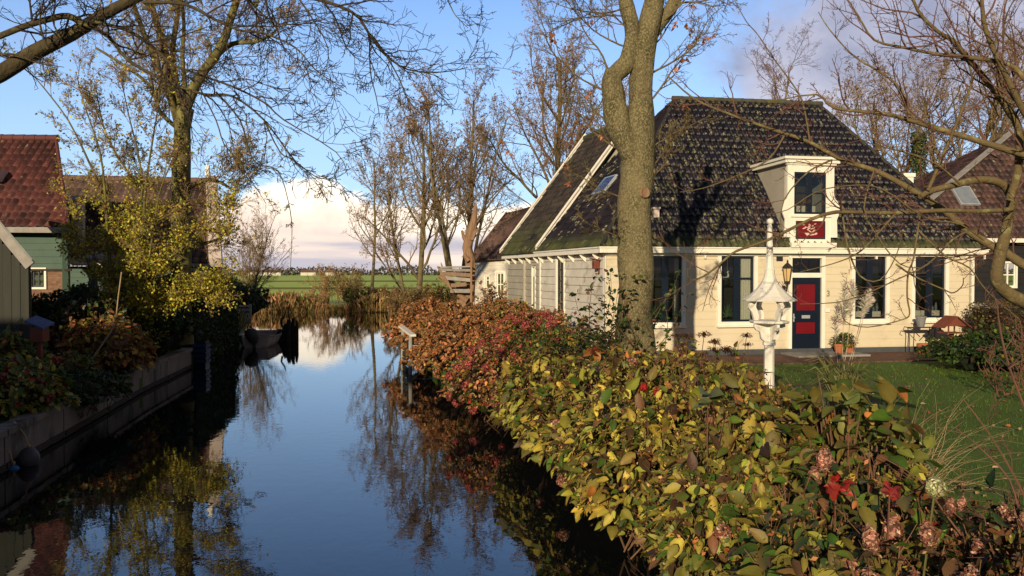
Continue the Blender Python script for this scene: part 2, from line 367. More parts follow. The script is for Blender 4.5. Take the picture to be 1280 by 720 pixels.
MT_['white_ch'] = mat('white_china', (.82, .80, .76), None, 3, .25)
MT_['soil'] = mat('dark_soil', (.035, .026, .018), (.055, .04, .026), 5, .95, .8, 12)
# bark
MT_['bark'] = mat('lichen_grey_bark', (.18, .145, .078), (.045, .042, .018), 2.4, .9, 1.3, 30, c3=(.225, .19, .095), s3=36, t3=.48, stretch=(1, 1, .8))
MT_['barkgreen'] = mat('green_algae_bark', (.15, .125, .045), (.10, .085, .035), 5, .9, .9, 22, c3=(.20, .19, .06), s3=4, t3=.52, stretch=(1, 1, .5))
MT_['barklimb'] = mat('dark_mossy_bark', (.085, .065, .032), (.05, .04, .022), 6, .9, 1.0, 26, c3=(.13, .12, .045), s3=5, t3=.54)
MT_['barkmag'] = mat('olive_branch_bark', (.17, .125, .055), (.11, .08, .04), 9, .85, .6, 40, c3=(.22, .2, .09), s3=11, t3=.55)
MT_['twigred'] = mat('red_brown_twig_bark', (.16, .075, .05), (.10, .05, .035), 9, .8)
MT_['bark2'] = mat('brown_tree_bark', (.19, .15, .075), (.12, .095, .05), 4, .9, .6, 20)
MT_['twig'] = mat('brown_twig_bark', (.27, .175, .09), (.18, .12, .065), 3, .9)
MT_['twigd'] = mat('dark_twig_bark', (.055, .04, .028), (.035, .027, .02), 4, .9)
MT_['straw'] = mat('dry_straw', (.42, .31, .18), (.30, .21, .12), 6, .9, attr=False)
LEAF = mat('leaf', (1.1, 1.1, 1.1), (.75, .75, .75), 9, .5, .2, 60, attr=True, spec=.35, transl=.28)
DRY = mat('dry_leaf', (1.1, 1.1, 1.1), (.7, .7, .7), 9, .85, attr=True, spec=.15, transl=.2)
PLAIN = mat('plant_skin', (1.05, 1.05, 1.05), (.8, .8, .8), 9, .85, attr=True, spec=.2)
#==SPLIT_STRUCTURE==
# ------------------------------------------------------------------ terrain, water
def bankL(Y):
    P = [(-60, 5.5), (-12, -2.8), (5, -6.15), (11.6, -7.4), (19.3, -8.95), (24, -9.7), (31, -10.75), (38, -12.6), (50, -17.2), (56.5, -21)]
    ys = [p[0] for p in P]; return float(np.interp(Y, ys, [-3.2, -4.0, -6.15, -7.4, -8.95, -9.7, -10.75, -12.6, -17.2, -21]))
def bankR(Y):
    return float(np.interp(Y, [-60, 3, 5, 8, 11, 14, 18, 22, 26, 34, 45, 52, 56.5], [3.4, 2.9, 2.3, 1.75, 1.25, 0.65, -.45, -1.9, -2.9, -4.2, -6.2, -7.2, -8.5]))
GZ = .5
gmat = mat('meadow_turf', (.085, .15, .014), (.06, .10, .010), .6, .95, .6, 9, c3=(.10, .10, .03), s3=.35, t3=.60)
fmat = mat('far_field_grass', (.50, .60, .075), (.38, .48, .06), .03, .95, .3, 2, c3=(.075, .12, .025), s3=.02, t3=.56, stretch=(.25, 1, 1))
def bank_sheet(edge, sign, ys, name, label):
    mb = MB(); cols = [0, .25, 1.2, 3, 8, 20, 60, 400]; rows = []
    for Y in ys:
        x = edge(Y); rows.append([(x, Y, -.6), (x, Y, GZ-.14)]+[(x+sign*c, Y, GZ+(0 if c else -.05)+.03*noise.noise((c, Y, 0))) for c in cols[1:]])
    k = len(rows[0]); V = [p for r in rows for p in r]; F = []
    for i in range(len(rows)-1):
        for j in range(k-1):
            f = (i*k+j, i*k+j+1, (i+1)*k+j+1, (i+1)*k+j); F.append(f if sign < 0 else f[::-1])
    mb.add(V, F); return tag(mb.build(name, gmat, smooth=False), kind='structure')
ysr = [-60, -20, -5, 0, 2, 3.5, 5, 6.5, 8, 9.5, 11, 12.5, 14, 16, 18, 20, 22, 24, 26, 30, 34, 40, 45, 52, 56.5]
bank_sheet(bankR, 1, ysr, 'ground', ''); bank_sheet(bankL, -1, ysr, 'ground', '')
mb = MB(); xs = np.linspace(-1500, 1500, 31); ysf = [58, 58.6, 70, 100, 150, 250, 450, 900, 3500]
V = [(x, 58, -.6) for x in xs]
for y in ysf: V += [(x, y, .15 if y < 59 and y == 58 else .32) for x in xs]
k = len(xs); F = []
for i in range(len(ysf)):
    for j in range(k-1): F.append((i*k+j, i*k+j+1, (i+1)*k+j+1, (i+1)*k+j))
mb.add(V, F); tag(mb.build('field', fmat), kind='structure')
# field ditches and a darker strip, real shallow ridges
mb = MB()
for y, h in ((120, .25), (210, .3)): mb.box(-400, 400, y, y+1.2, .3, .32+h)
tag(mb.build('field_verge', mat('rough_verge_grass', (.05, .06, .02), (.08, .07, .03), 2, .95)), kind='structure')
def water():
    m = bpy.data.materials.new('still_water'); m.use_nodes = True; nt = m.node_tree; n = nt.nodes; l = nt.links; b = n['Principled BSDF']
    b.inputs['Base Color'].default_value = (.004, .006, .007, 1); b.inputs['Roughness'].default_value = .012; b.inputs['IOR'].default_value = 1.65
    tc = n.new('ShaderNodeTexCoord'); mp = n.new('ShaderNodeMapping'); l.new(tc.outputs['Object'], mp.inputs[0]); mp.inputs['Scale'].default_value = (1, .8, 1)
    x = n.new('ShaderNodeTexNoise'); x.inputs['Scale'].default_value = 5.5; x.inputs['Detail'].default_value = 2.5; l.new(mp.outputs[0], x.inputs['Vector'])
    y = n.new('ShaderNodeTexNoise'); y.inputs['Scale'].default_value = .55; y.inputs['Detail'].default_value = 2; l.new(mp.outputs[0], y.inputs['Vector'])
    a = n.new('ShaderNodeMath'); a.operation = 'MULTIPLY'; l.new(x.outputs[0], a.inputs[0]); l.new(y.outputs[0], a.inputs[1])
    bp = n.new('ShaderNodeBump'); bp.inputs['Strength'].default_value = .045; bp.inputs['Distance'].default_value = .05; l.new(a.outputs[0], bp.inputs['Height']); l.new(bp.outputs[0], b.inputs['Normal'])
    mb = MB(); mb.add([(-400, -60, 0), (400, -60, 0), (400, 59, 0), (-400, 59, 0)], [(0, 1, 2, 3)])
    tag(mb.build('water', m), kind='structure')
water()
mb = MB(); mb.add([(-1500, -1500, -.7), (1500, -1500, -.7), (1500, 3500, -.7), (-1500, 3500, -.7)], [(0, 1, 2, 3)])
tag(mb.build('canal_bed', MT_['soil']), kind='structure')
mb = MB(); mb.add([(-1500, -1500, .3), (1500, -1500, .3), (1500, -59.9, .3), (-1500, -59.9, .3)], [(0, 1, 2, 3)])
tag(mb.build('ground', gmat), kind='structure')
# ------------------------------------------------------------------ roof and wall builders
def tile_plane(mb, E0, E1, R0, R1, tw=.205, th=.30, amp=.042, sub=6):
    """pantiles over a trapezoid: eave E0..E1, top R0..R1"""
    E0, E1, R0, R1 = map(Vector, (E0, E1, R0, R1)); U = (E1-E0).normalized()
    Nn = U.cross(R0-E0).normalized(); 
    if Nn.z < 0: Nn = -Nn
    Vd = Nn.cross(U); 
    if Vd.dot(R0-E0) < 0: Vd = -Vd
    H = (R0-E0).dot(Vd); nr = max(1, int(round(H/th))); th = H/nr
    a0, a1 = 0, (E1-E0).length; b0, b1 = (R0-E0).dot(U), (R1-E0).dot(U)
    lo, hi = min(a0, b0), max(a1, b1); rnd = random.Random(3)
    nc = int(math.ceil((hi-lo)/tw))+1
    A = lo+np.arange(nc*sub+1)*tw/sub
    ph = (A-lo)/tw; prof = amp*(np.sin(2*math.pi*ph)+.35*np.sin(4*math.pi*ph+.6))
    tix = np.floor(ph+1e-6)
    for r in range(nr):
        z0, z1 = r*th, (r+1)*th+.02
        rows = []
        for zz, off in ((z0-.02, .030), (z0-.02, .040), ((z0+z1)/2, .029), (z1, .016)):
            t = min(1, max(0, zz/H)); l_, h_ = a0+(b0-a0)*t, a1+(b1-a1)*t
            a = np.clip(A, l_, h_); wob = np.array([noise.noise((q*.6, r*.5, 0))*.018 for q in A])
            jit = np.array([((math.sin(k*12.9+r*78.2)*43758.5) % 1-.5)*.014 for k in tix])
            first = (off == .036)
            ht = (prof+off+wob+jit) if not first else (prof+off+wob+jit-.045)
            P = np.array(E0)[None]+np.outer(a, np.array(U))+np.outer(np.full(len(a), zz), np.array(Vd))+np.outer(ht, np.array(Nn))
            uv = np.stack([ph, np.full(len(a), r+np.clip((zz-z0)/th, 0.001, .999))], 1)
            rows.append((P, uv, (a > l_+1e-4) & (a < h_-1e-4)))
        V = np.concatenate([q[0] for q in rows]); UV = np.concatenate([q[1] for q in rows]); k = len(A); F = []
        for i in range(len(rows)-1):
            ok = rows[i][2][:-1] | rows[i][2][1:] | rows[i+1][2][:-1] | rows[i+1][2][1:]
            j = np.nonzero(ok)[0]; F.append(np.stack([i*k+j, i*k+j+1, (i+1)*k+j+1, (i+1)*k+j], 1))
        mb.add(V, np.concatenate(F), uv=UV)
    # solid boarding under the tiles
    d = -Nn*.10
    mb.add([tuple(q+d*f) for f in (.2, 1) for q in (E0, E1, R1, R0)], [(0, 1, 2, 3), (7, 6, 5, 4), (0, 4, 5, 1), (1, 5, 6, 2), (2, 6, 7, 3), (3, 7, 4, 0)])
def ridge_caps(mb, P, Q, r=.13, L=.34):
    P, Q = Vector(P), Vector(Q); n = max(1, int((Q-P).length/L)); d = (Q-P)/n
    for i in range(n):
        a = P+d*i; b = a+d*1.06; mb.tube([a, b], [r*1.0, r*1.12], 8)
class Wall:
    """vertical wall from A to B, outward normal n"""
    def __init__(s, A, B, z0, z1):
        s.A = Vector((A[0], A[1], 0)); s.B = Vector((B[0], B[1], 0)); s.L = (s.B-s.A).length; s.u = (s.B-s.A)/s.L; s.n = Vector((s.u.y, -s.u.x, 0)); s.z0 = z0; s.z1 = z1
    def p(s, a, z, o=0): q = s.A+s.u*a+s.n*o; return Vector((q.x, q.y, z))
    def hit(s, px, py):
        d = at(px, py, 1)-Vector((0, 0, EYE)); o = Vector((0, 0, EYE)); t = (s.A-o).dot(s.n)/d.dot(s.n) if True else 0
        q = o+d*t; return (q-s.A).dot(s.u), q.z
    def box(s, mb, a0, a1, z0, z1, o0, o1, col=(1, 1, 1)):
        mb.hexa(s.p(a0, z0, o0), s.u*(a1-a0), s.n*(o1-o0), Vector((0, 0, z1-z0)), col)
    def siding(s, mb, row=.2, holes=(), lap=.022, a0=None, a1=None, back=.14, z0=None, z1=None):
        a0 = 0 if a0 is None else a0; a1 = s.L if a1 is None else a1; z0 = s.z0 if z0 is None else z0; z1 = s.z1 if z1 is None else z1
        zs = {z0, z1}; k = 0
        while z0+k*row < z1: zs.add(round(z0+k*row, 4)); k += 1
        for h in holes: zs.add(h[2]); zs.add(h[3])
        zs = sorted(z for z in zs if z0 <= z <= z1)
        for za, zb in zip(zs, zs[1:]):
            if zb-za < .002: continue
            f = lambda z, e: ((z-z0)/row+e) % 1.0
            oa = lap*(1-f(za, 1e-4)); ob = lap*(1-f(zb, -1e-4))
            segs = [(a0, a1)]; zm = (za+zb)/2
            for h in holes:
                if h[2] < zm < h[3]:
                    ns = []
                    for p, q in segs:
                        if h[1] <= p or h[0] >= q: ns.append((p, q))
                        else:
                            if h[0] > p: ns.append((p, h[0]))
                            if h[1] < q: ns.append((h[1], q))
                    segs = ns
            for p, q in segs:
                V = [s.p(p, za, oa), s.p(q, za, oa), s.p(q, zb, ob), s.p(p, zb, ob), s.p(p, za, -back), s.p(q, za, -back), s.p(q, zb, -back), s.p(p, zb, -back)]
                mb.add([tuple(v) for v in V], [(0, 1, 2, 3), (4, 7, 6, 5), (0, 4, 5, 1), (1, 5, 6, 2), (2, 6, 7, 3), (3, 7, 4, 0)])
def window(w, root, rect, fw=.11, post=.09, bars=(.66,), vbars=(), curtain=None, sill=True, frame='white', sash='blue', sw=.055, name='window', extra=None, proud=.045):
    """rect: glass opening (a0,a1,z0,z1) on wall w; returns the frame"""
    a0, a1, z0, z1 = rect
    f = MB(); w.box(f, a0-fw, a0, z0-fw, z1+fw, -.10, proud); w.box(f, a1, a1+fw, z0-fw, z1+fw, -.10, proud)
    w.box(f, a0, a1, z1, z1+fw, -.10, proud); w.box(f, a0, a1, z0-fw, z0, -.10, proud)
    fr = f.build(name, MT_[frame], root)
    if sill:
        q = MB(); w.box(q, a0-fw-.03, a1+fw+.03, z0-fw-.045, z0-fw-.002, -.02, proud+.07); q.build('sill', MT_[frame], fr)
    q = MB(); i = .0015
    w.box(q, a0+i, a0+sw, z0+i, z1-i, -.075, -.02); w.box(q, a1-sw, a1-i, z0+i, z1-i, -.075, -.02)
    w.box(q, a0+sw, a1-sw, z1-sw, z1-i, -.075, -.02); w.box(q, a0+sw, a1-sw, z0+i, z0+sw, -.075, -.02)
    m = (a0+a1)/2
    if post: w.box(q, m-post/2, m+post/2, z0+sw, z1-sw, -.072, -.018)
    for b in bars: zz = z0+(z1-z0)*b; w.box(q, a0+sw, a1-sw, zz-.022, zz+.022, -.068, -.026)
    for b in vbars: aa = a0+(a1-a0)*b; w.box(q, aa-.015, aa+.015, z0+sw, z1-sw, -.066, -.03)
    q.build('sash', MT_[sash], fr)
    q = MB(); w.box(q, a0+.02, a1-.02, z0+.02, z1-.02, -.052, -.047); q.build('pane', MT_['glass'], fr)
    if curtain:
        for c0, c1 in curtain:
            q = MB(); A0 = a0+(a1-a0)*c0; A1 = a0+(a1-a0)*c1; N_ = 14
            pts = [w.p(A0+(A1-A0)*k/N_, 0, -.12+.02*math.sin(k*2.1)) for k in range(N_+1)]
            V = [(p.x, p.y, z0-.05) for p in pts]+[(p.x, p.y, z1+.05) for p in pts]
            q.add(V, [(k, k+1, N_+2+k, N_+1+k) for k in range(N_)]); q.build('curtain', MT_['curtain'], fr, smooth=True)
    if extra: extra(w, fr, rect)
    return fr
# ------------------------------------------------------------------ main house
Cx = Vector((2.62, 22.2, 0)); Ux = Vector((.985, .174, 0)).normalized(); Vx = Vector((-.27, .963, 0)).normalized()
def HP(s_, t, z): q = Cx+Ux*s_+Vx*t; return Vector((q.x, q.y, z))
LH = 11.5; EZ = 3.60; RZ = 8.65
house = thing('timber_house', 'cream timber cottage with steep black tiled roof, white dormer and red and blue front door', 'house', HP(5, 4, GZ))
F_ = Wall(HP(0, 0, 0), HP(LH, 0, 0), GZ, 3.42)          # front
S_ = Wall(HP(0, 6, 0), HP(0, 0, 0), GZ, 3.42)           # canal side
def fr_rect(w, px0, px1, py0, py1):
    pm = (px0+px1)/2; a0 = w.hit(px0, (py0+py1)/2)[0]; a1 = w.hit(px1, (py0+py1)/2)[0]; return (a0, a1, w.hit(pm, py1)[1], w.hit(pm, py0)[1])
W1 = fr_rect(F_, 811, 852, 320, 403); W2 = fr_rect(F_, 901, 942, 320, 402); W3 = fr_rect(F_, 1068, 1107, 319, 398.5); W4 = fr_rect(F_, 1143, 1181, 319, 397)
DR = fr_rect(F_, 989, 1026, 347, 433); TR = fr_rect(F_, 989, 1026, 322.5, 341)
hole = lambda r, m=.10: (r[0]-m, r[1]+m, r[2]-m, r[3]+m)
mb = MB(); F_.siding(mb, .212, [hole(W1), hole(W2), hole(W3), hole(W4), (DR[0]-.1, DR[1]+.1, GZ, TR[3]+.1)], .016)
mb.build('front_wall', MT_['cream'], house)
SW = fr_rect(S_, 696.5, 705.5, 323, 394)
mb = MB(); S_.siding(mb, .25, [hole(SW, .08)], .035); mb.build('side_wall', MT_['grey_wood'], house)
mb = MB(); S_.box(mb, 6.0-.16, 6.0+.02, GZ, 3.42, .02, .045); mb.build('corner_board', MT_['white'], house); mb = MB(); S_.box(mb, -.03, .09, GZ, 3.44, .012, .05); mb.build('corner_board', MT_['white'], house)
mb = MB(); F_.box(mb, LH-.06, LH+.02, GZ, 3.42, -.05, .035); mb.build('corner_board', MT_['white'], house)
mb = MB(); F_.box(mb, -.01, LH+.02, GZ-.3, .68, -.1, .06); S_.box(mb, 0, 5.99, GZ-.3, .64, -.1, .05); mb.build('plinth', MT_['plinth'], house)
# back and right walls
ER = Wall(HP(LH, 0, 0), HP(LH-.6, 8.2, 0), GZ, 3.42); BK = Wall(HP(LH-.6, 8.2, 0), HP(0, 8.2, 0), GZ, 3.42)
mb = MB(); ER.siding(mb, .25); BK.siding(mb, .25); mb.build('rear_wall', MT_['grey_wood2'], house)
# interior: dark rooms so the glass looks into depth
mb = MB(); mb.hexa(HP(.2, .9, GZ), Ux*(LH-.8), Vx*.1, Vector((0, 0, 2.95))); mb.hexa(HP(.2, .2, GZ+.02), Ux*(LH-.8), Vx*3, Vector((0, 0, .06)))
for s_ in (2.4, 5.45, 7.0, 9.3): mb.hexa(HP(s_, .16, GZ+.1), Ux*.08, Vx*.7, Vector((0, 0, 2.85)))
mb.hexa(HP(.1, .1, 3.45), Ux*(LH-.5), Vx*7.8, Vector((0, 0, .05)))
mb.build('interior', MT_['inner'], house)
# roof planes
ridL = Vector((5.43, 26.75, RZ)); ridR = Vector((10.55, 27.65, RZ)); EV = .22
zE = EZ+.0
def eave(s_, t): return HP(s_, t, zE)
e_fl = eave(-EV, -EV); e_fr = eave(LH+.22, -EV); e_bl = eave(-EV, 8.4); e_br = eave(LH-.3, 8.4)
mb = MB(); tile_plane(mb, e_fl, e_fr, ridL, ridR); mb.build('front_roof', MT_['tile'], house, smooth=True)
mb = MB(); tile_plane(mb, e_bl, e_fl, ridL, ridL+Vector((.01, 0, 0))); mb.build('side_roof', MT_['tileL'], house, smooth=True)
mb = MB(); tile_plane(mb, e_fr, e_br, ridR, ridR+Vector((.01, 0, 0)), sub=4); tile_plane(mb, e_br, e_bl, ridR, ridL, sub=3); mb.build('rear_roof', MT_['tile'], house, smooth=True)
mb = MB(); ridge_caps(mb, ridL+Vector((-.1, 0, .03)), ridR+Vector((.1, 0, .03)), .085)

for a_, b_ in ((e_fl, ridL), (e_fr, ridR), (e_br, ridR)): hp = MB(); ridge_caps(hp, a_+Vector((0, 0, .03)), b_, .06); hp.build('hip_tiles', MT_['hip'], house, smooth=True)
mb.build('ridge_tiles', MT_['ridge'], house, smooth=True)
# gutters
mb = MB(); F_.box(mb, -.27, LH+.30, 3.43, 3.58, .08, .27); F_.box(mb, -.29, LH+.33, 3.56, 3.60, .06, .30); F_.box(mb, -.05, LH+.02, 3.36, 3.45, -.05, .075)
F_.box(mb, LH+.22, LH+.26, 3.28, 3.44, .16, .20); mb.build('front_gutter', MT_['white'], house)
mb = MB(); S_.box(mb, 0.0, 6.27, 3.43, 3.58, .08, .25); S_.box(mb, 0, 6.29, 3.56, 3.60, .06, .28); mb.build('side_gutter', MT_['white'], house)
def bracket(w, a, parent, z=3.43):
    q = MB(); q.poly([w.p(a, z, .02), w.p(a, z, .22), w.p(a, z-.07, .20), w.p(a, z-.22, .06), w.p(a, z-.24, .02)], .05, w.u); return q.build('bracket', MT_['white'], parent)
for k in range(6): bracket(S_, .35+k*1.02, house)
for s_ in (.35, 2.85, 5.45, 8.2, 11.2): 
    q = MB(); F_.box(q, s_, s_+.05, 3.28, 3.36, .02, .09); q.build('bracket', MT_['white'], house)
# windows of the front
def plant_in(seed):
    def f(w, fr, r):
        rg = random.Random(seed); q = MB(); c = r[0]+(r[1]-r[0])*(.28 if seed < 5 else .3)
        for i in range(22):
            a = rg.uniform(-1.2, 1.2); L = rg.uniform(.25, .5)
            pts = [w.p(c+math.sin(a)*L*t, r[2]+.12+math.cos(a)*L*t-.25*abs(math.sin(a))*t*t, -.22+rg.uniform(-.03, .03)) for t in (0, .35, .7, 1)]
            q.tube(pts, [.008, .012, .009, .002], 4, col=(.10, .16, .07))
        q.build('house_plant', PLAIN, fr)
    return f
def sill_items(w, fr, r):
    q = MB(); w.box(q, r[0]+.06, (r[0]+r[1])/2-.06, r[2]+.05, r[2]+.21, -.2, -.14); w.box(q, (r[0]+r[1])/2+.07, r[1]-.06, r[2]+.05, r[2]+.21, -.2, -.14)
    q.build('window_box', MT_['curtain'], fr)
    q = MB()
    for k, (a, h) in enumerate(((.25, .12), (.62, .2), (.75, .14), (.86, .24))):
        q.lathe(w.p(r[0]+(r[1]-r[0])*a, r[2]+.21, -.2), [(.03, 0), (.045, h*.5), (.02, h*.8), (.03, h)], 8)
    q.build('vase', MT_['lead'], fr)
window(F_, house, W1, post=.20, curtain=[(.82, .97)], extra=plant_in(2)); window(F_, house, W2, post=.20, curtain=[(.66, .97)], extra=plant_in(3))
window(F_, house, W3, post=.18, extra=sill_items); window(F_, house, W4, post=.18, extra=sill_items)
window(S_, house, SW, fw=.09, post=.04, bars=(.2, .4, .6, .8), sash='black', sw=.04)
# door
fr = MB(); F_.box(fr, DR[0]-.11, DR[0], GZ+.08, TR[3]+.11, -.1, .05); F_.box(fr, DR[1], DR[1]+.11, GZ+.08, TR[3]+.11, -.1, .05)
F_.box(fr, DR[0], DR[1], TR[3], TR[3]+.11, -.1, .05); F_.box(fr, DR[0], DR[1], DR[3]+.001, TR[2]-.001, -.1, .05); fr.build('door_frame', MT_['white'], house)
q = MB(); F_.box(q, TR[0]+.002, TR[1]-.002, TR[2]+.002, TR[2]+.05, -.07, -.02); F_.box(q, TR[0]+.002, TR[1]-.002, TR[3]-.05, TR[3]-.002, -.07, -.02)
for k in (0, .33, .66, 1): a = TR[0]+.02+(TR[1]-TR[0]-.04)*k; F_.box(q, a-.014, a+.014, TR[2]+.05, TR[3]-.05, -.066, -.024)
tw = q.build('transom_window', MT_['blue'], house)
q = MB(); F_.box(q, TR[0]+.01, TR[1]-.01, TR[2]+.01, TR[3]-.01, -.05, -.046); q.build('pane', MT_['glass'], tw)
dz0 = GZ+.10
q = MB(); F_.box(q, DR[0]+.003, DR[1]-.003, dz0, DR[3], -.08, -.03); DW = DR[1]-DR[0]
for a0, a1, z0, z1 in ((0, .17, dz0, DR[3]), (.83, 1, dz0, DR[3])): F_.box(q, DR[0]+.004+a0*DW, DR[0]+a1*DW-.004, z0, z1, -.03, -.012)
z2 = lambda py: F_.hit(1007, py)[1]
for z0, z1 in ((DR[3]-.16, DR[3]-.002), (z2(403)+.01, z2(388)-.01), (dz0+.002, z2(417.5)-.01)): F_.box(q, DR[0]+.17*DW-.003, DR[0]+.83*DW+.003, z0, z1, -.03, -.013)
door = q.build('front_door', MT_['blue'], house)
for p0, p1 in ((355.5, 388), (403, 417)):
    q = MB(); F_.box(q, DR[0]+.19*DW, DR[0]+.81*DW, z2(p1), z2(p0), -.03, -.018); F_.box(q, DR[0]+.26*DW, DR[0]+.74*DW, z2(p1)+.06, z2(p0)-.06, -.018, -.008); q.build('door_panel', MT_['red'], door)
q = MB(); F_.box(q, DR[0]+.36*DW, DR[0]+.64*DW, z2(398), z2(394), -.012, -.004); q.build('letterbox', MT_['steel'], door)
q = MB(); q.ball(F_.p(DR[0]+.09*DW, z2(397), .02), .03); F_.box(q, DR[0]+.07*DW, DR[0]+.11*DW, z2(402), z2(392), -.012, -.004); q.build('handle', MT_['steel'], door)
q = MB(); F_.box(q, DR[0]-.35, DR[1]+.9, GZ-.05, GZ+.085, .02, 1.05); F_.box(q, DR[0]-.15, DR[1]+.25, GZ, GZ+.098, -.1, .02); q.build('doorstep', MT_['stone'], house)
# vent, number
q = MB(); va, vz = F_.hit(974, 322); F_.box(q, va-.10, va+.10, vz-.10, vz+.10, .02, .03)
for k in range(5): F_.box(q, va-.08, va+.08, vz-.08+k*.035, vz-.07+k*.035, .03, .04)
q.build('air_vent', MT_['black'], house)
def text_obj(body, size, p, u, up, m, name, parent, ext=.004):
    cu = bpy.data.curves.new(name, 'FONT'); cu.body = body; cu.size = size; cu.extrude = ext; cu.align_x = 'CENTER'; cu.align_y = 'CENTER'
    ob = bpy.data.objects.new('tmp', cu); COL.objects.link(ob); dg = bpy.context.evaluated_depsgraph_get(); me = bpy.data.meshes.new_from_object(ob.evaluated_get(dg))
    bpy.data.objects.remove(ob); o = bpy.data.objects.new(name, me); COL.objects.link(o); u = Vector(u).normalized(); up = Vector(up).normalized(); nn = u.cross(up)
    o.matrix_world = Matrix((u, up, nn)).transposed().to_4x4(); M_ = Matrix((u, up, nn)).transposed().to_4x4()
    root = parent
    while root.parent: root = root.parent
    me.transform(Matrix.Translation(Vector(p)-Vector(root.location))@M_); o.matrix_world = Matrix.Identity(4); me.materials.clear(); me.materials.append(m); o.parent = parent; return o
a, z = F_.hit(1034.5, 367); text_obj('3', .24, F_.p(a, z, .035), F_.u, (0, 0, 1), MT_['lead'], 'house_number', house, .006)
a, z = F_.hit(1033, 388); q = MB(); F_.box(q, a-.08, a+.08, z-.05, z+.06, .02, .05); q.build('name_plate', MT_['white'], house)
# dormer
dL = F_.hit(981, 250)[0]; dR = F_.hit(1039, 250)[0]; dT = F_.hit(1010, 205)[1]; dB = F_.hit(1010, 306)[1]
dw = fr_rect(F_, 989.5, 1029, 216, 268); O = .15
def slope_t(z): return max(0, (z-zE))/1.272-.2
mb = MB(); F_.box(mb, dL, dw[0]-.001, dw[2], dT, O-.1, O); F_.box(mb, dw[1]+.001, dR, dw[2], dT, O-.1, O); F_.box(mb, dw[0], dw[1], dw[3]+.001, dT, O-.1, O-.003); F_.box(mb, dL+.1, dR-.1, dB, dw[2]-.001, O-.1, O-.002)
dormer = mb.build('dormer', MT_['white'], house)
for a in (dL+.02, dR-.06):   # cheeks
    q = MB(); tb = slope_t(dT); t0 = slope_t(dB)
    q.poly([F_.p(a, dB, -.06), F_.p(a, dT, -.06), F_.p(a, dT, -tb-.25), F_.p(a, dB, -t0-.25)], .04, F_.u); q.build('cheek', MT_['grey_wood2'], dormer)
q = MB(); F_.box(q, dL-.12, dR+.12, dT, dT+.10, -slope_t(dT)-.3, O+.10); F_.box(q, dL-.17, dR+.18, dT+.10, dT+.17, -slope_t(dT)-.32, O+.17); q.build('cornice', MT_['white'], dormer)
q = MB(); F_.box(q, dL-.15, dR+.16, dT+.172, dT+.19, -slope_t(dT)-.35, O+.15); q.build('flat_roof', MT_['lead'], dormer)
q = MB(); F_.box(q, dL-.05, dR+.05, dT-.05, dT-.001, O-.06, O+.04); q.build('moulding', MT_['white'], dormer); q = MB(); F_.box(q, dL+.1, dR-.1, dw[2]-.09, dw[2]-.03, O, O+.05); q.build('sill', MT_['white'], dormer); q = MB(); F_.box(q, dL+.03, dR-.03, dB-.09, dB+.05, O-.08, O+.20); q.build('base_board', MT_['white'], dormer)
for sd, a in ((-1, dL), (1, dR)):   # scrolled ears
    zz = lambda py: F_.hit(1010, py)[1]
    P = [(0, 243), (0.02, 249), (.10, 252), (.16, 258), (.17, 265), (.12, 271), (.08, 275), (.09, 282), (.10, 297), (0, 297), (-.1, 297), (-.1, 243)]
    q = MB(); q.poly([F_.p(a+sd*(x+0.0), zz(y), O-.03) for x, y in P], .05, F_.n); q.build('scroll_bracket', MT_['white'], dormer)
q = MB(); a0, a1, z0, z1 = dw
for b in ((a0, a0+.06, z0, z1), (a1-.06, a1, z0, z1), (a0+.06, a1-.06, z1-.06, z1), (a0+.06, a1-.06, z0, z0+.06)): F_.box(q, *b, O-.07, O-.02)
F_.box(q, (a0+a1)/2-.07, (a0+a1)/2+.07, z0+.06, z1-.06, O-.068, O-.018); F_.box(q, a0+.06, a1-.06, z0+.5*(z1-z0)-.02, z0+.5*(z1-z0)+.02, O-.065, O-.024)
q.build('sash', MT_['blue'], dormer)
q = MB(); F_.box(q, a0+.02, a1-.02, z0+.02, z1-.02, O-.05, O-.046); q.build('pane', MT_['glass'], dormer)
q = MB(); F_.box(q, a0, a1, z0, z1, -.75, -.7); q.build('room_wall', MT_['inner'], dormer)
q = MB()
for k in range(5): F_.box(q, a0+.10+k*.16, a0+.21+k*.16, z0+.06, z0+.26, -.2, -.17)
q.build('curtain', MT_['curtain'], dormer)
sg = fr_rect(F_, 992, 1026.5, 277.5, 298)
q = MB(); F_.box(q, *sg, O-.001, O+.02); sgn = q.build('sign_board', MT_['signred'], dormer)
q = MB()
for b in ((sg[0]-.02, sg[0]+.015, sg[2]-.02, sg[3]+.02), (sg[1]-.015, sg[1]+.02, sg[2]-.02, sg[3]+.02)): F_.box(q, *b, O, O+.035)
F_.box(q, sg[0]+.015, sg[1]-.015, sg[3]-.015, sg[3]+.02, O, O+.035); F_.box(q, sg[0]+.015, sg[1]-.015, sg[2]-.02, sg[2]+.015, O, O+.035); q.build('sign_frame', MT_['black'], dormer)
q = MB()   # pale painted motif: two leafy sprays over a chevron and scrolls
sw_, sh = sg[1]-sg[0], sg[3]-sg[2]
def S2(x, y, o=.024): return F_.p(sg[0]+sw_*x, sg[3]-sh*y, O+o)
def blob(x, y, rx, ry, rot=0, k=10): q.poly([S2(x+(rx*math.cos(2*math.pi*i/k)*math.cos(rot)-ry*math.sin(2*math.pi*i/k)*math.sin(rot)), y+(rx*math.cos(2*math.pi*i/k)*math.sin(rot)+ry*math.sin(2*math.pi*i/k)*math.cos(rot))*1.6, .02) for i in range(k)], .006, F_.n)
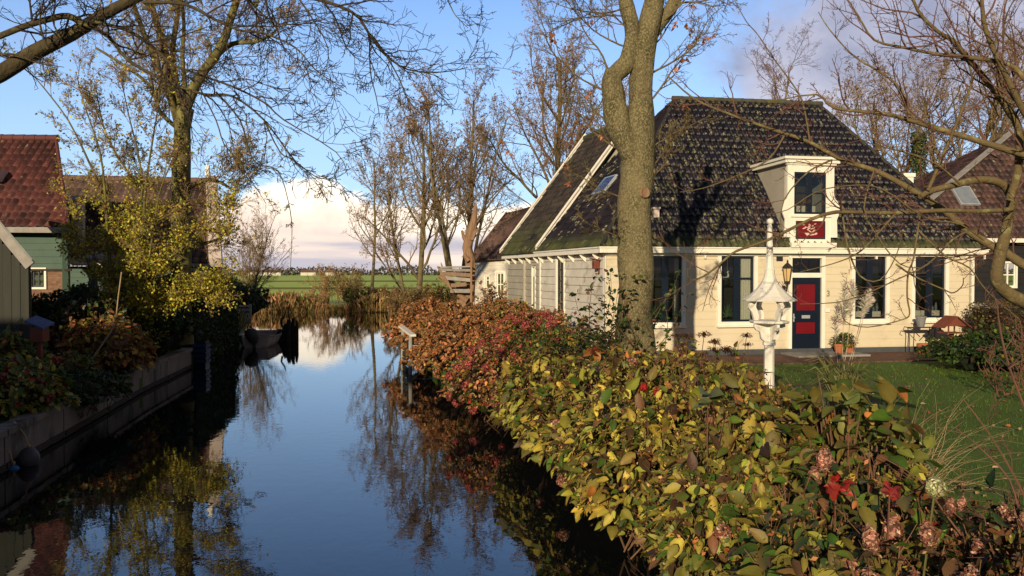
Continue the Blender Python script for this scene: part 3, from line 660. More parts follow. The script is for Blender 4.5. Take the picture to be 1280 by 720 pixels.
for x, y, rx, ry, r_ in ((.27, .40, .075, .022, -.35), (.33, .34, .05, .02, .3), (.44, .36, .055, .055, 0), (.46, .20, .05, .035, .5), (.40, .48, .03, .03, 0), (.60, .38, .055, .045, -.6), (.57, .26, .035, .03, 0), (.52, .44, .03, .02, 0),
                         (.47, .58, .075, .02, .65), (.61, .56, .075, .02, -.65), (.54, .66, .03, .03, 0), (.39, .76, .07, .055, 0), (.31, .70, .03, .02, .4), (.49, .80, .06, .022, .2), (.59, .78, .05, .028, -.2), (.69, .73, .06, .035, -.5), (.66, .14, .05, .014, -.3), (.24, .20, .06, .012, 0)): blob(x, y, rx, ry, r_)
q.build('painted_motif', MT_['signmark'], dormer)
# roof lights, vent, chimney
def on_side(px, py):   # point on left roof plane
    n = (e_bl-e_fl).cross(ridL-e_fl).normalized(); d = at(px, py, 1)-Vector((0, 0, EYE)); t = (e_fl-Vector((0, 0, EYE))).dot(n)/d.dot(n); return Vector((0, 0, EYE))+d*t
nS = (e_bl-e_fl).cross(ridL-e_fl).normalized(); nS = nS if nS.z > 0 else -nS
vs_ = Vector(Vx); us = nS.cross(vs_).normalized(); us = us if us.z > 0 else -us
c0 = on_side(757, 243)
q = MB(); q.hexa(c0+nS*.04, vs_*1.0, us*.75, nS*.09); sk = q.build('skylight', MT_['steel'], house)
q = MB(); q.hexa(c0+nS*.131+vs_*.07+us*.06, vs_*.86, us*.63, nS*.006); q.build('pane', MT_['glass'], sk)
nF = (e_fr-e_fl).cross(ridL-e_fl).normalized(); nF = nF if nF.z > 0 else -nF
def on_front(px, py): d = at(px, py, 1)-Vector((0, 0, EYE)); t = (e_fl-Vector((0, 0, EYE))).dot(nF)/d.dot(nF); return Vector((0, 0, EYE))+d*t
q = MB(); c = on_front(820, 268); q.box(c.x-.10, c.x+.06, c.y-.2, c.y+.15, c.z-.1, c.z+.14); q.box(c.x-.13, c.x+.09, c.y-.25, c.y+.15, c.z+.14, c.z+.19); q.build('roof_vent', MT_['pinkwhite'], house)
q = MB(); c = at(1133, 222, 30); q.box(c.x-.17, c.x+.17, c.y-.2, c.y+.2, c.z-2.0, c.z); q.box(c.x-.22, c.x+.22, c.y-.25, c.y+.25, c.z, c.z+.14); q.build('chimney', MT_['white'], house)
# rear wing, gable roofed, with white bargeboards
RW = Wall(HP(.08, 10.6, 0), HP(.08, 6.02, 0), GZ, 3.42)
SL = fr_rect(RW, 666, 669.5, 334, 385)
mb = MB(); RW.siding(mb, .25, [hole(SL, .06)], .032); mb.build('wing_wall', MT_['grey_wood2'], house)
window(RW, house, SL, fw=.03, post=0, bars=(.74,), sash='black', sw=.03, sill=False)
q = MB(); RW.box(q, SL[0]+.01, SL[1]-.01, SL[2]+(SL[3]-SL[2])*.77, SL[3]-.01, -.04, -.01); q.build('louvre', MT_['white'], house)
gA = HP(-EV, 6.0, EZ-.02); gB = HP(-EV, 10.6, EZ-.02); PW = 3.35; pk = lambda t: HP(PW, t, EZ+.0+ (PW+EV)*1.36)
wt = lambda t: (HP(-EV, t, EZ-.02), HP(PW, t, EZ+(PW+EV)*1.34), HP(2*PW+EV, t, EZ-.02))
a_, b_, c_ = wt(5.95); d_, e_, f_ = wt(10.7)
mb = MB(); tile_plane(mb, d_, a_, e_, b_, amp=.028); mb.build('wing_roof', MT_['tileR'], house, smooth=True)
mb = MB(); tile_plane(mb, c_, f_, b_, e_, sub=3); ridge_caps(mb, b_+Vector((0, 0, .03)), e_+Vector((0, 0, .03)), .11); mb.build('wing_roof_far_side', MT_['tileR'], house, smooth=True)
for (p_, q_, w_) in ((a_, b_, .2), (c_, b_, .2), (d_, e_, .2), (f_, e_, .2)):
    q = MB(); v = Vx*(-.05 if p_ in (a_, c_) else .05)
    sh_ = Vector((0, 0, .10)); q.poly([p_+v+Vector((0, 0, -.05)), q_+v+Vector((0, 0, -.02)), q_+v+Vector((0, 0, .24)), p_+v+Vector((0, 0, .24))], .05, v); q.poly([p_+Vector((0, 0, .16)), q_+Vector((0, 0, .16)), q_+Vector((0, 0, .21)), p_+Vector((0, 0, .21))], .17, v)
    q.build('bargeboard', MT_['whiteold'], house)
mb = MB(); mb.poly([HP(.1, 6.05, 3.42), HP(PW, 6.05, EZ+(PW)*1.34), HP(2*PW, 6.05, 3.42)], .1, Vx); mb.poly([HP(.1, 10.5, 3.42), HP(PW, 10.5, EZ+(PW)*1.34), HP(2*PW, 10.5, 3.42)], .1, Vx)
mb.hexa(HP(.1, 10.5, GZ), Ux*6.4, Vx*.1, Vector((0, 0, 2.95))); mb.hexa(HP(6.4, 8.2, GZ), Ux*.1, Vx*2.3, Vector((0, 0, 2.95))); mb.build('gable', MT_['grey_wood2'], house)
mb = MB(); RW.box(mb, -.1, 4.55, 3.43, 3.57, .08, .24); RW.box(mb, -.1, 4.55, 3.55, 3.59, .06, .27); mb.build('wing_gutter', MT_['white'], house)
for k in range(5): bracket(RW, .3+k*.95, house)
q = MB(); RW.box(q, -.02, .05, GZ, 3.42, -.02, .05); q.build('corner_board', MT_['grey_wood2'], house)

# nest box / carved lamp under the eave of the side wall
nb = MB(); a = 6.0-.45
S_.box(nb, a-.08, a+.08, 3.0, 3.22, .06, .22); nb.poly([S_.p(a-.11, 3.22, .04), S_.p(a+.11, 3.22, .04), S_.p(a+.11, 3.26, .28), S_.p(a-.11, 3.26, .28)], .03, (0, 0, 1)); S_.box(nb, a-.02, a+.02, 2.86, 3.3, .03, .06)
root = thing('nest_box', 'small brown nest box under the eave of the pale side wall', 'nest box', S_.p(a, 3.0, .1))
nb.build('box', MT_['birdred'], root); q = MB(); q.lathe(S_.p(a, 3.12, .221), [(.035, 0), (.035, .004)], 10, axis=S_.n); q.build('entrance', MT_['black'], root)
# ------------------------------------------------------------------ neighbours' buildings
def quadwall(mb, A, B, z0, z1, row=.2, holes=(), lap=.02, a0=None, a1=None): w = Wall(A, B, z0, z1); w.siding(mb, row, holes, lap); return w
# red roofed house, far left
o1 = Vector((-13.1, 23.6, 0)); b1 = Vector((-.57, .82, 0))
redh = thing('red_roof_house', 'house with red pantile roof and green boarded front above brown brick, at the left edge', 'house', (-17, 25, GZ))
w = Wall((-22, 23.2, 0), (o1.x, o1.y, 0), 1.98, 4.15)
mb = MB(); w.siding(mb, .2, [], .02, z0=2.95); mb.build('board_wall', MT_['green_wall'], redh)
wb = Wall((-22, 23.2, 0), (o1.x, o1.y, 0), GZ, 2.95); wr = fr_rect(wb, 40, 56, 337, 359)
mb = MB(); wb.siding(mb, .5, [hole(wr, .05)], .0, a0=0); mb.build('brick_wall', MT_['brick'], redh)
window(wb, redh, wr, fw=.06, post=.04, bars=(.5,), sill=False)
we = Wall((o1.x, o1.y, 0), (o1.x+b1.x*5.4, o1.y+b1.y*5.4, 0), GZ, 4.15); mb = MB(); we.siding(mb, .2); mb.build('end_wall', MT_['green_wall'], redh)
q = MB(); w.box(q, -.1, w.L+.12, 2.93, 2.99, .0, .05); q.build('band', MT_['oldwood'], redh)
R0 = at(0, 171, 26.2); R1 = at(70, 173, 26.2); E0 = at(-120, 283, 23.2); E1 = at(86, 284, 23.3); R0 = at(-120, 171, 26.2)
mb = MB(); tile_plane(mb, E0, E1, R0, R1, tw=.23, th=.30, amp=.036); 
mb.build('roof', MT_['tilered'], redh, smooth=True)
mb = MB(); B0 = R0+Vector((-1.8, 3, -2.9)); B1 = R1+Vector((-1.9, 3, -2.9)); tile_plane(mb, B1, B0, R1, R0, sub=3); mb.build('rear_roof', MT_['tilered'], redh, smooth=True)
mb = MB(); mb.poly([E1+Vector((-.12, .1, 0)), R1+Vector((-.1, 0, -.05)), B1+Vector((-.1, 0, 0))], .08, (-1, 0, 0)); mb.build('gable', MT_['green_wall'], redh)
mb = MB(); ridge_caps(mb, R0, R1+Vector((.05, 0, 0)), .11); ridge_caps(mb, E1, R1, .05); mb.build('ridge_tiles', MT_['tilered'], redh, smooth=True)
q = MB(); q.bar(E0+Vector((0, -.08, -.09)), E1+Vector((.05, -.08, -.09)), .14, .16); q.build('gutter', MT_['greywood'], redh)
q = MB(); c = at(-2, 218, 24.7); q.box(c.x-.5, c.x+.17, c.y-.4, c.y+.4, c.z-.25, c.z+.12); q.build('roof_hatch', MT_['pinkwhite'], redh)
# lean-to beside it
lean = thing('lean_to', 'low blue boarded lean-to with a sloping white edge, joined to the red roofed house', 'shed', (-12, 25.5, GZ))
mb = MB(); lw = Wall((-13.02, 24.6, 0), (-11.6, 25.0, 0), GZ, 2.85); lw.siding(mb, .22, (), .02); mb.hexa((-13.0, 24.75, GZ), (1.4, .4, 0), (-.4, 2.4, 0), (0, 0, 2.3)); mb.build('wall', MT_['blue_wall'], lean)
A = at(83, 325, 24.4); B = at(134, 333, 24.8)
q = MB(); q.poly([A, B, B+Vector((-.5, 2.6, .3)), A+Vector((-.5, 2.6, .3))], .06, (0, 0, -1)); q.build('roof', MT_['lead'], lean)
q = MB(); q.bar(A+Vector((0, -.04, 0)), B+Vector((0, -.04, 0)), .07, .11); q.build('fascia', MT_['white'], lean)
# brown roofed house behind the trees
brh = thing('brown_roof_house', 'house with a long brown pantile roof and pale bargeboard behind the yellow leaved trees', 'house', (-15, 31, GZ))
E0 = at(60, 327, 29.6); E1 = at(264, 329, 30.2); R0 = at(60, 222, 33); R1 = at(257, 226, 33.5)
mb = MB(); tile_plane(mb, E0, E1, R0, R1, tw=.27, th=.34, amp=.036, sub=5); mb.build('roof', MT_['tilebr'], brh, smooth=True)
B0 = R0+Vector((-.9, 3.3, -3.4)); B1 = R1+Vector((-.9, 3.3, -3.4)); mb = MB(); tile_plane(mb, B1, B0, R1, R0, sub=3); mb.build('rear_roof', MT_['tilebr'], brh, smooth=True)
mb = MB(); ridge_caps(mb, R0, R1, .12); mb.build('ridge_tiles', MT_['tilebr'], brh, smooth=True)
sd = (E1-E0).normalized()
q = MB(); q.poly([E1+Vector((0, -.05, -.15)), R1+Vector((0, 0, -.1)), R1+Vector((0, 0, .22)), E1+Vector((0, -.25, .18))], .46, sd); q.build('bargeboard', MT_['pinkwhite'], brh)
q = MB(); q.box(R1.x+.02, R1.x+.16, R1.y-.08, R1.y+.06, R1.z, R1.z+.65); q.build('finial', MT_['white'], brh)
q = MB(); q.bar(E0+Vector((0, -.1, -.08)), E1+Vector((.55, 0, -.08)), .16, .12); q.build('gutter', MT_['greywood'], brh)
wf = Wall((E0.x, E0.y+.25, 0), (E1.x+.2, E1.y+.25, 0), GZ, E1.z-.12); wr = fr_rect(wf, 205, 262, 338, 352); mb = MB(); wf.siding(mb, .2, [hole(wr, .05)]); mb.build('wall', MT_['green_wall'], brh)
window(wf, brh, (wr[1]-.9, wr[1]-.12, wr[2]-.4, wr[3]), fw=.09, sash='black', sill=False)
mb = MB(); mb.hexa(Vector((E1.x+.2, E1.y+.3, GZ)), (-.06, 0, 0), (-1.9, 6.2, 0), (0, 0, 2.7)); mb.poly([Vector((E1.x+.1, E1.y+.3, E1.z-.15)), Vector((R1.x+.1, R1.y, R1.z-.1)), Vector((B1.x+.1, B1.y, B1.z-.1))], .06, (-1, 0, 0)); mb.build('end_wall', MT_['green_wall'], brh)
dm = at(95, 250, 30.2); q = MB(); q.box(dm.x-1.1, dm.x-.35, dm.y+.25, dm.y+.5, dm.z-1.9, dm.z); q.build('dormer_recess', MT_['inner'], brh)
q = MB(); q.box(dm.x-1.4, dm.x+.45, dm.y, dm.y+1.6, dm.z, dm.z+.17); q.build('dormer_roof', MT_['pinkwhite'], brh)
for dx in (-.1, -1.3):
    q = MB(); q.box(dm.x+dx-.02, dm.x+dx+.28, dm.y+.08, dm.y+.3, dm.z-2.1, dm.z-.002); q.build('dormer_post', MT_['pinkwhite'], brh)
# tarred shed near left
shed = thing('garden_shed', 'dark weathered wooden shed with a sloping pale verge board, at the left edge', 'shed', (-11.5, 17.5, GZ))
sA = at(0, 284, 17); sB = at(39, 331, 17); sl_ = (sB-sA).normalized(); apex = sA-sl_*1.6
mb = MB(); x1 = sB.x-.12; ws = Wall((apex.x*1, 17.1, 0), (x1, 17.1, 0), GZ, sB.z); 
rg = random.Random(4); x = -14.5
while x < x1-.02:
    x2 = min(x1, x+.19); zt = sB.z-.15+(sB.x-x2)*(-sl_.z/sl_.x) if x2 > apex.x else apex.z; zt = min(zt, apex.z-.1)
    mb.box(x, x2-.008, 17.1+rg.uniform(0, .012), 17.2, GZ-.1, zt); x = x2
mb.box(-14.5, x1-.02, 17.205, 17.24, GZ, 2.9)
mb.hexa((x1-.12, 17.21, GZ), (.1, 0, 0), (-2.6, 3.3, 0), (0, 0, sB.z-.1-GZ)); mb.build('wall', MT_['shed'], shed)
q = MB(); q.bar(sA-sl_*1.6+Vector((0, -.03, -.02)), sB+Vector((0, -.03, -.02)), .05, .22, up=(0, 0, 1)); q.build('bargeboard', MT_['greywood'], shed)
q = MB(); u3 = Vector((0, 3.6, 0)); q.poly([apex+Vector((0, -.1, .12)), sB+Vector((.08, -.1, .08)), sB+Vector((-2.6, 3.4, .08)), apex+Vector((-2.6, 3.4, .12))], .05, (0, 0, 1)); q.build('roof', MT_['lead'], shed)
MT_['skyl'] = mat('frosted_skylight', (.22, .25, .29), None, 3, .15, spec=.6)
# black barn on the right
barn = thing('black_barn', 'black boarded barn with brown pantile roof to the right of the cream cottage', 'barn', (20, 33, GZ))
bw = Wall((14.6, 31.0, 0), (27, 32.6, 0), GZ, 4.05); br_ = fr_rect(bw, 1251, 1269, 329, 358)
mb = MB(); bw.siding(mb, .24, [hole(br_, .06)], .03); mb.hexa((14.6, 31.1, GZ), (-.1, 0, 0), (-1, 7.5, 0), (0, 0, 3.5)); mb.build('wall', MT_['barn'], barn)
window(bw, barn, br_, fw=.07, post=.05, bars=(.5,), sash='white', sw=.03, sill=False)
E0 = Vector((14.3, 30.7, 4.18)); E1 = Vector((27.3, 32.4, 4.18)); P1 = at(1268, 164, 36.0); P2 = P1+Vector((6.0, .9, 0))
mb = MB(); tile_plane(mb, E0, E1, P1, P2, tw=.25, th=.32, amp=.04, sub=5); mb.build('roof', MT_['tilebarn'], barn, smooth=True)
mb = MB(); q2 = Vector((13.2, 38.8, 4.18)); tile_plane(mb, q2, E0, P1, P1+Vector((.01, 0, 0)), sub=3); tile_plane(mb, Vector((26, 40.5, 4.18)), q2, P2, P1, sub=3); mb.build('rear_roof', MT_['tilebarn'], barn, smooth=True)
q = MB(); q.bar(E0+Vector((0, 0, .07)), P1+Vector((0, 0, .07)), .28, .07); q.build('hip_flashing', MT_['greywood'], barn)
q = MB(); q.bar(E0+Vector((0, -.1, -.05)), E1+Vector((0, -.1, -.05)), .15, .16); q.build('gutter', MT_['white'], barn)
nB = (E1-E0).cross(P1-E0).normalized(); nB = nB if nB.z > 0 else -nB
def on_barn(px, py): d = at(px, py, 1)-Vector((0, 0, EYE)); t = (E0-Vector((0, 0, EYE))).dot(nB)/d.dot(nB); return Vector((0, 0, EYE))+d*t
uB = (E1-E0).normalized(); vB = nB.cross(uB)
c = on_barn(1200, 258); q = MB(); q.hexa(c+nB*.04, uB*.85, vB*1.05, nB*.09); sk = q.build('skylight', MT_['steel'], barn)
q = MB(); q.hexa(c+nB*.131+uB*.06+vB*.06, uB*.73, vB*.93, nB*.006); q.build('pane', MT_['skyl'], sk)
mb = MB(); mb.hexa(Vector((15.0, 27.2, GZ)), (9, 1.4, 0), (0, .3, 0), (0, 0, 1.22)); lw_ = mb.build('garden_wall', MT_['brick']); tag(lw_, 'low rough brick wall between the black barn and the clipped brown hedge', 'wall')
mb = MB(); mb.hexa(Vector((14.95, 27.15, GZ+1.22)), (9.1, 1.42, 0), (0, .4, 0), (0, 0, .1)); c_ = mb.build('coping', MT_['stone'], lw_)
# distant white cottage with brown roof
cot = thing('white_cottage', 'small white cottage with brown roof beyond the hedge, left of the timber wing', 'cottage', (-1.0, 44, GZ))
cw = Wall(at(592, 340, 44), at(648, 340, 42.5), GZ, at(600, 322, 44).z); cr = fr_rect(cw, 621, 630, 341, 370); c2_ = fr_rect(cw, 607, 612, 345, 360)
mb = MB(); cw.siding(mb, .25, [hole(cr, .03), hole(c2_, .03)], .02); mb.build('wall', MT_['grey_wood'], cot); window(cw, cot, cr, fw=.10, post=.05, bars=(.5,), sash='white'); window(cw, cot, c2_, fw=.07, post=0, sash='white')
e0 = at(588, 336, 43.6); e1 = at(652, 322, 42.2); e0 = Vector((e0.x, e0.y, e1.z-.1)); mb = MB(); tile_plane(mb, e0, e1, at(634, 266, 47), at(690, 250, 46), sub=4); mb.build('roof', MT_['tilebr'], cot, smooth=True)
mb = MB(); r0 = at(634, 266, 47); mb.poly([e0, r0, r0+Vector((0, 2, 0)), e0+Vector((0, 5, 0))], .1, (-1, 0, .5)); mb.box(e0.x+.3, e0.x+.4, 44, 49, GZ, e1.z); mb.build('hipped_end', MT_['tilebr'], cot)
# unseen houses added behind the viewer, shaped to shade garden and left bank
def shade_house(x0, x1, y0, y1, ze, zr, lab):
    h = thing('shade_house', lab, 'house', ((x0+x1)/2, (y0+y1)/2, 0)); m = (y0+y1)/2
    q = MB(); q.box(x0, x1, y0, y1, 0, ze); q.poly([(x0+.1, y0, ze), (x0+.1, m, zr-.1), (x0+.1, y1, ze)], .2, (1, 0, 0)); q.poly([(x1-.1, y0, ze), (x1-.1, m, zr-.1), (x1-.1, y1, ze)], .2, (-1, 0, 0)); q.build('wall', MT_['brick'], h)
    q = MB(); tile_plane(q, (x0-.2, y0-.3, ze-.1), (x1+.2, y0-.3, ze-.1), (x0-.2, m, zr), (x1+.2, m, zr), sub=2); tile_plane(q, (x1+.2, y1+.3, ze-.1), (x0-.2, y1+.3, ze-.1), (x1+.2, m, zr), (x0-.2, m, zr), sub=2); q.build('roof', MT_['tilered'], h)
shade_house(-34, -11.5, -10, -2.5, 5.2, 8.4, 'brick house with red roof added out of view behind the viewer on the left to cast shade')
shade_house(-2.6, 12.5, -19, -12, 4.4, 6.4, 'lower brick house added out of view behind the viewer on the right to cast shade')
# ------------------------------------------------------------------ quay, jetty, boat
def quay():
    mb = MB(); Ys = [6, 9, 11.6, 14, 16.5, 19.3, 21.5, 24.2]
    for a, b in zip(Ys, Ys[1:]):
        A = Vector((bankL(a)+.02, a, -.5)); B = Vector((bankL(b)+.02, b-.03, -.5)); mb.hexa(A, B-A, (-.16, 0, 0), (0, 0, 1.02))
    o = mb.build('quay_wall', MT_['concrete']); tag(o, 'stained concrete panel wall holding the left bank of the canal', 'quay wall')
    for a, b in zip(Ys, Ys[1:]):
        q = MB(); A = Vector((bankL(a)+.07, a+.01, .52)); B = Vector((bankL(b)+.07, b-.02, .52)); q.hexa(A, B-A, (-.30, 0, 0), (0, 0, .09)); q.build('coping', MT_['concrete'], o)
        q = MB(); A = Vector((bankL(a)+.05, a+.01, .02)); B = Vector((bankL(b)+.05, b-.02, .02)); q.hexa(A, B-A, (-.04, 0, 0), (0, 0, .09)); q.build('waterline_beam', MT_['oldwood'], o)
quay()
def jetty():
    j = thing('jetty', 'small weathered wooden landing stage with pale top rail at the russet bushes', 'jetty', at(515, 462, 23.4))
    X0, X1 = at(503, 420, 23.8).x, at(513.5, 420, 22.8).x
    for (x, y, zt) in ((X0, 23.8, 1.28), (X1, 22.6, 1.10)):
        q = MB(); q.tube([(x, y, -.5), (x+.01, y, .3), (x+.02, y, zt)], [.06, .058, .055], 8, lump=.1); q.build('post', MT_['greywood'], j)
    q = MB(); q.bar((X0-.06, 23.95, 1.27), (X1+.12, 22.4, 1.12), .16, .06); q.build('top_rail', MT_['white'], j)
    for k in range(5):
        q = MB(); z = .08+k*.19; q.bar((X0+.02, 23.75, z+.02), (X1, 22.65, z-.02), .03, .15); q.build('board', MT_['shed'], j)
    for z in (.82, .12):
        q = MB(); q.tube([(X1, 22.6, z), (X1+.85, 22.65, z)], .014, 6); q.build('rail', MT_['steel'], j)
jetty()
def boat():
    c = Vector((-10.25, 32.6, 0)); b = thing('rowing_boat', 'pale flat-ended rowing boat moored beside the hedge on the left', 'boat', c)
    prof = [(-2.0, .50, .44), (-1.2, .72, .37), (0, .80, .33), (1.2, .72, .35), (1.9, .50, .42)]   # along, half width, gunwale
    d = Vector((-.20, .98, 0)).normalized(); s_ = Vector((d.y, -d.x, 0)); V = []
    for t, hw, g in prof:
        for k, (fx, z) in enumerate(((-1, g), (-.86, .08), (-.6, -.12), (.6, -.12), (.86, .08), (1, g), (.92, g), (.8, .1), (.55, -.05), (-.55, -.05), (-.8, .1), (-.92, g))):
            p = c+d*t+s_*(fx*hw); V.append((p.x, p.y, z))
    F = []; n = 12
    for i in range(len(prof)-1):
        for k in range(n): F.append((i*n+k, i*n+(k+1) % n, (i+1)*n+(k+1) % n, (i+1)*n+k))
    mb = MB(); mb.add(V, F)
    for i in (0, len(prof)-1):
        t, hw, g = prof[i]; o = -.03 if i == 0 else .0
        mb.poly([c+d*(t+o)+s_*(fx*hw)+Vector((0, 0, z)) for fx, z in ((-1, g-.02), (-.86, .08), (-.6, -.12), (.6, -.12), (.86, .08), (1, g-.02))], .04, d)
    mb.build('hull', MT_['boat'], b)
    q = MB()
    for sgn in (-1, 1):
        q.tube([c+d*t+s_*(sgn*hw)+Vector((0, 0, g+.02)) for t, hw, g in prof], .03, 6)
    q.tube([c+d*-2.0+s_*f+Vector((0, 0, .46)) for f in (-.5, .5)], .03, 6); q.build('gunwale', MT_['greywood'], b)
    for t in (-.5, .8):
        q = MB(); q.hexa(c+d*t-s_*.68+Vector((0, 0, .26)), d*.22, s_*1.36, (0, 0, .03)); q.build('thwart', MT_['wood'], b)
    p = c+d*-2.1-s_*.12+Vector((0, 0, .55)); m = thing('outboard_motor', 'outboard motor under a dark cover hanging on the stern of the rowing boat', 'motor', p)
    q = MB(); q.tube([p+Vector((0, .0, .20)), p+Vector((.0, 0, .12)), p+Vector((.02, 0, -.02)), p+Vector((.08, 0, -.16)), p+Vector((.14, -.02, -.30)), p+Vector((.16, -.02, -.38))], [.07, .22, .25, .22, .15, .08], 10, lump=.35); q.build('cover', MT_['greybal'], m, smooth=True)
    q = MB(); q.tube([p+Vector((.1, 0, -.2)), p+Vector((.12, 0, -.75))], .05, 8); q.build('shaft', MT_['black'], m)
boat()
def piles():
    c = Vector((-9.35, 33.4, 0)); b = thing('mooring_piles', 'cluster of rotten broken mooring piles standing in the open water', 'mooring piles', c)
    rg = random.Random(5)
    for x, y, h, r in ((-.36, 0, .52, .12), (-.17, .1, .72, .14), (.02, -.05, .92, .13), (.20, .08, .98, .10), (.33, .0, .88, .08)):
        q = MB(); q.tube([(c.x+x, c.y+y, -.6), (c.x+x+.01, c.y+y, .2), (c.x+x+rg.uniform(-.03, .03), c.y+y, h*.7), (c.x+x+rg.uniform(-.04, .04), c.y+y, h)], [r*1.1, r, r*.95, r*.5], 9, lump=.45); q.build('pile', MT_['oldwood'], b)
    q = MB(); q.tube([c+Vector(v) for v in ((-.25, 0, .6), (-.3, 0, .85), (-.18, 0, 1.02), (-.10, 0, 1.25))], [.05, .04, .035, .015], 6, lump=.4); q.build('branch', MT_['oldwood'], b)
piles()
def ball_thing(name, lab, cat, c, r, m):
    b = thing(name, lab, cat, c); q = MB(); q.ball((0, 0, 0), r, 14, sq=(1, 1, 1.15)); q2 = MB(); V = q.v[0]+np.array(tuple(c)); q2.n = 0; q2.add(V, np.concatenate([f for f in q.f if f.shape[1] == 4])); q2.build('float', m, b, smooth=True)
    t = MB(); t.tube([Vector(c)+Vector((0, 0, r)), Vector(c)+Vector((-.05, 0, r+.2)), Vector(c)+Vector((-.25, .05, r+.4))], .012, 5); t.lathe(Vector(c)+Vector((0, 0, r*1.05)), [(.02, 0), (.03, .03), (.02, .06)], 8); t.build('rope', MT_['straw'], b)
ball_thing('buoy', 'small bright blue buoy floating against the quay', 'buoy', at(17, 591, 11.75), .105, MT_['bluebal'])
ball_thing('fender', 'round dark grey rubber fender hanging on the quay wall above the blue buoy', 'fender', at(36, 573, 12.0), .15, MT_['greybal'])
MT_['crate'] = mat('dark_blue_plastic', (.02, .035, .12), None, 4, .5)
def crates():
    c = at(252, 463, 24.6); c.z = .15
    t = thing('blue_crate', 'blue slatted crate on the water edge under the dark hedge', 'crate', (c.x, c.y, .1))
    for k in range(4): q = MB(); q.box(c.x-.22, c.x+.22, c.y-.2, c.y-.17, .12+k*.16, .22+k*.16); q.box(c.x-.22, c.x-.19, c.y-.17, c.y+.2, .12+k*.16, .22+k*.16); q.box(c.x+.19, c.x+.22, c.y-.17, c.y+.2, .12+k*.16, .22+k*.16); q.build('slat', MT_['crate'], t)
    q = MB(); q.box(c.x-.18, c.x+.18, c.y-.15, c.y+.18, -.05, .78); q.build('panel', MT_['blue'], t)
    # step rail and board further along
    t = thing('landing_rail', 'pale low railing with plank by the green hedge at the bend', 'railing', at(305, 395, 41)); z = t.location.z
    for px in (297, 313): p = at(px, 395, 41); q = MB(); q.box(p.x-.05, p.x+.05, p.y-.05, p.y+.05, z-.4, z+.62); q.build('post', MT_['greywood'], t)
    for h in (.1, .33, .52): a_, b_ = at(297, 395, 41), at(313, 395, 41); q = MB(); q.bar((a_.x, a_.y-.06, z+h), (b_.x, b_.y-.06, z+h), .03, .10); q.build('rail', MT_['greywood'], t)
    p = at(295, 400, 34); q = MB(); q.bar((p.x-.15, p.y, 1.75), (p.x+.12, p.y, .2), .12, .05, up=(0, 1, 0)); tag(q.build('plank', MT_['greywood']), 'grey plank leaning against the end of the dark hedge', 'plank')
crates()
# ------------------------------------------------------------------ garden furniture
def bird_table():
    Y = 11.0; P = lambda px, py: at(px, py, Y); c = P(961, 500); zc = lambda py: P(961, py).z; cx, cy = c.x, c.y
    t = thing('bird_table', 'white turned bird table with flared conical roof and tall spire in front of the cottage', 'bird table', (cx, cy, GZ))
    S = Y/FPX
    q = MB(); zb = zc(375)
    prof = [(.36, -.012), (.365, 0)]
    for k in range(9): f = k/8; prof.append((.36*(1-f)**1.9*.93+.065*f**.5*1.0 if f > 0 else .36, f*(zc(338)-zb)+.004))
    q.lathe((cx, cy, zb), prof, 12, rot=.26); q.build('roof', MT_['whiteold'], t)
    q = MB(); q.lathe((cx, cy, zc(338)), [(.068, 0), (.072, .015), (.058, .03), (.030, zc(283)-zc(338)), (.022, zc(280)-zc(338))], 8); q.ball((cx, cy, zc(277)), .045, 12); q.build('spire', MT_['whiteold'], t)
    q = MB(); q.lathe((cx, cy, zc(404)), [(.25, 0), (.265, .01), (.265, .035), (.25, .04)], 8, rot=.39); q.build('tray', MT_['whiteold'], t)
    for k in range(4):
        a = k*math.pi/2+.22; u = Vector((math.cos(a), math.sin(a), 0)); n = Vector((-u.y, u.x, 0))
        pr = [(.27, 376), (.31, 380), (.32, 385), (.27, 390), (.25, 395), (.235, 400), (.175, 400), (.17, 394), (.20, 388), (.245, 384), (.23, 380), (.19, 376)]
        q = MB(); q.poly([Vector((cx, cy, zc(y)))+u*x-n*.02 for x, y in pr], .04, n); q.build('scroll_bracket', MT_['whiteold'], t)
        pr = [(.04, 404.2), (.23, 404.2), (.235, 408), (.20, 412), (.15, 414), (.14, 418), (.13, 423), (.08, 426), (.075, 431), (.04, 434)]
        q = MB(); q.poly([Vector((cx, cy, zc(y)-.005))+u*x-n*.02 for x, y in pr], .04, n); q.build('corbel', MT_['whiteold'], t)
    q = MB(); q.lathe((cx, cy, GZ-.1), [(.075, 0), (.068, zc(432)-GZ+.1), (.088, zc(431)-GZ+.1), (.088, zc(427)-GZ+.1), (.055, zc(426)-GZ+.1), (.05, zc(404.5)-GZ+.1)], 8, rot=.39); q.build('post', MT_['whiteold'], t)
bird_table()
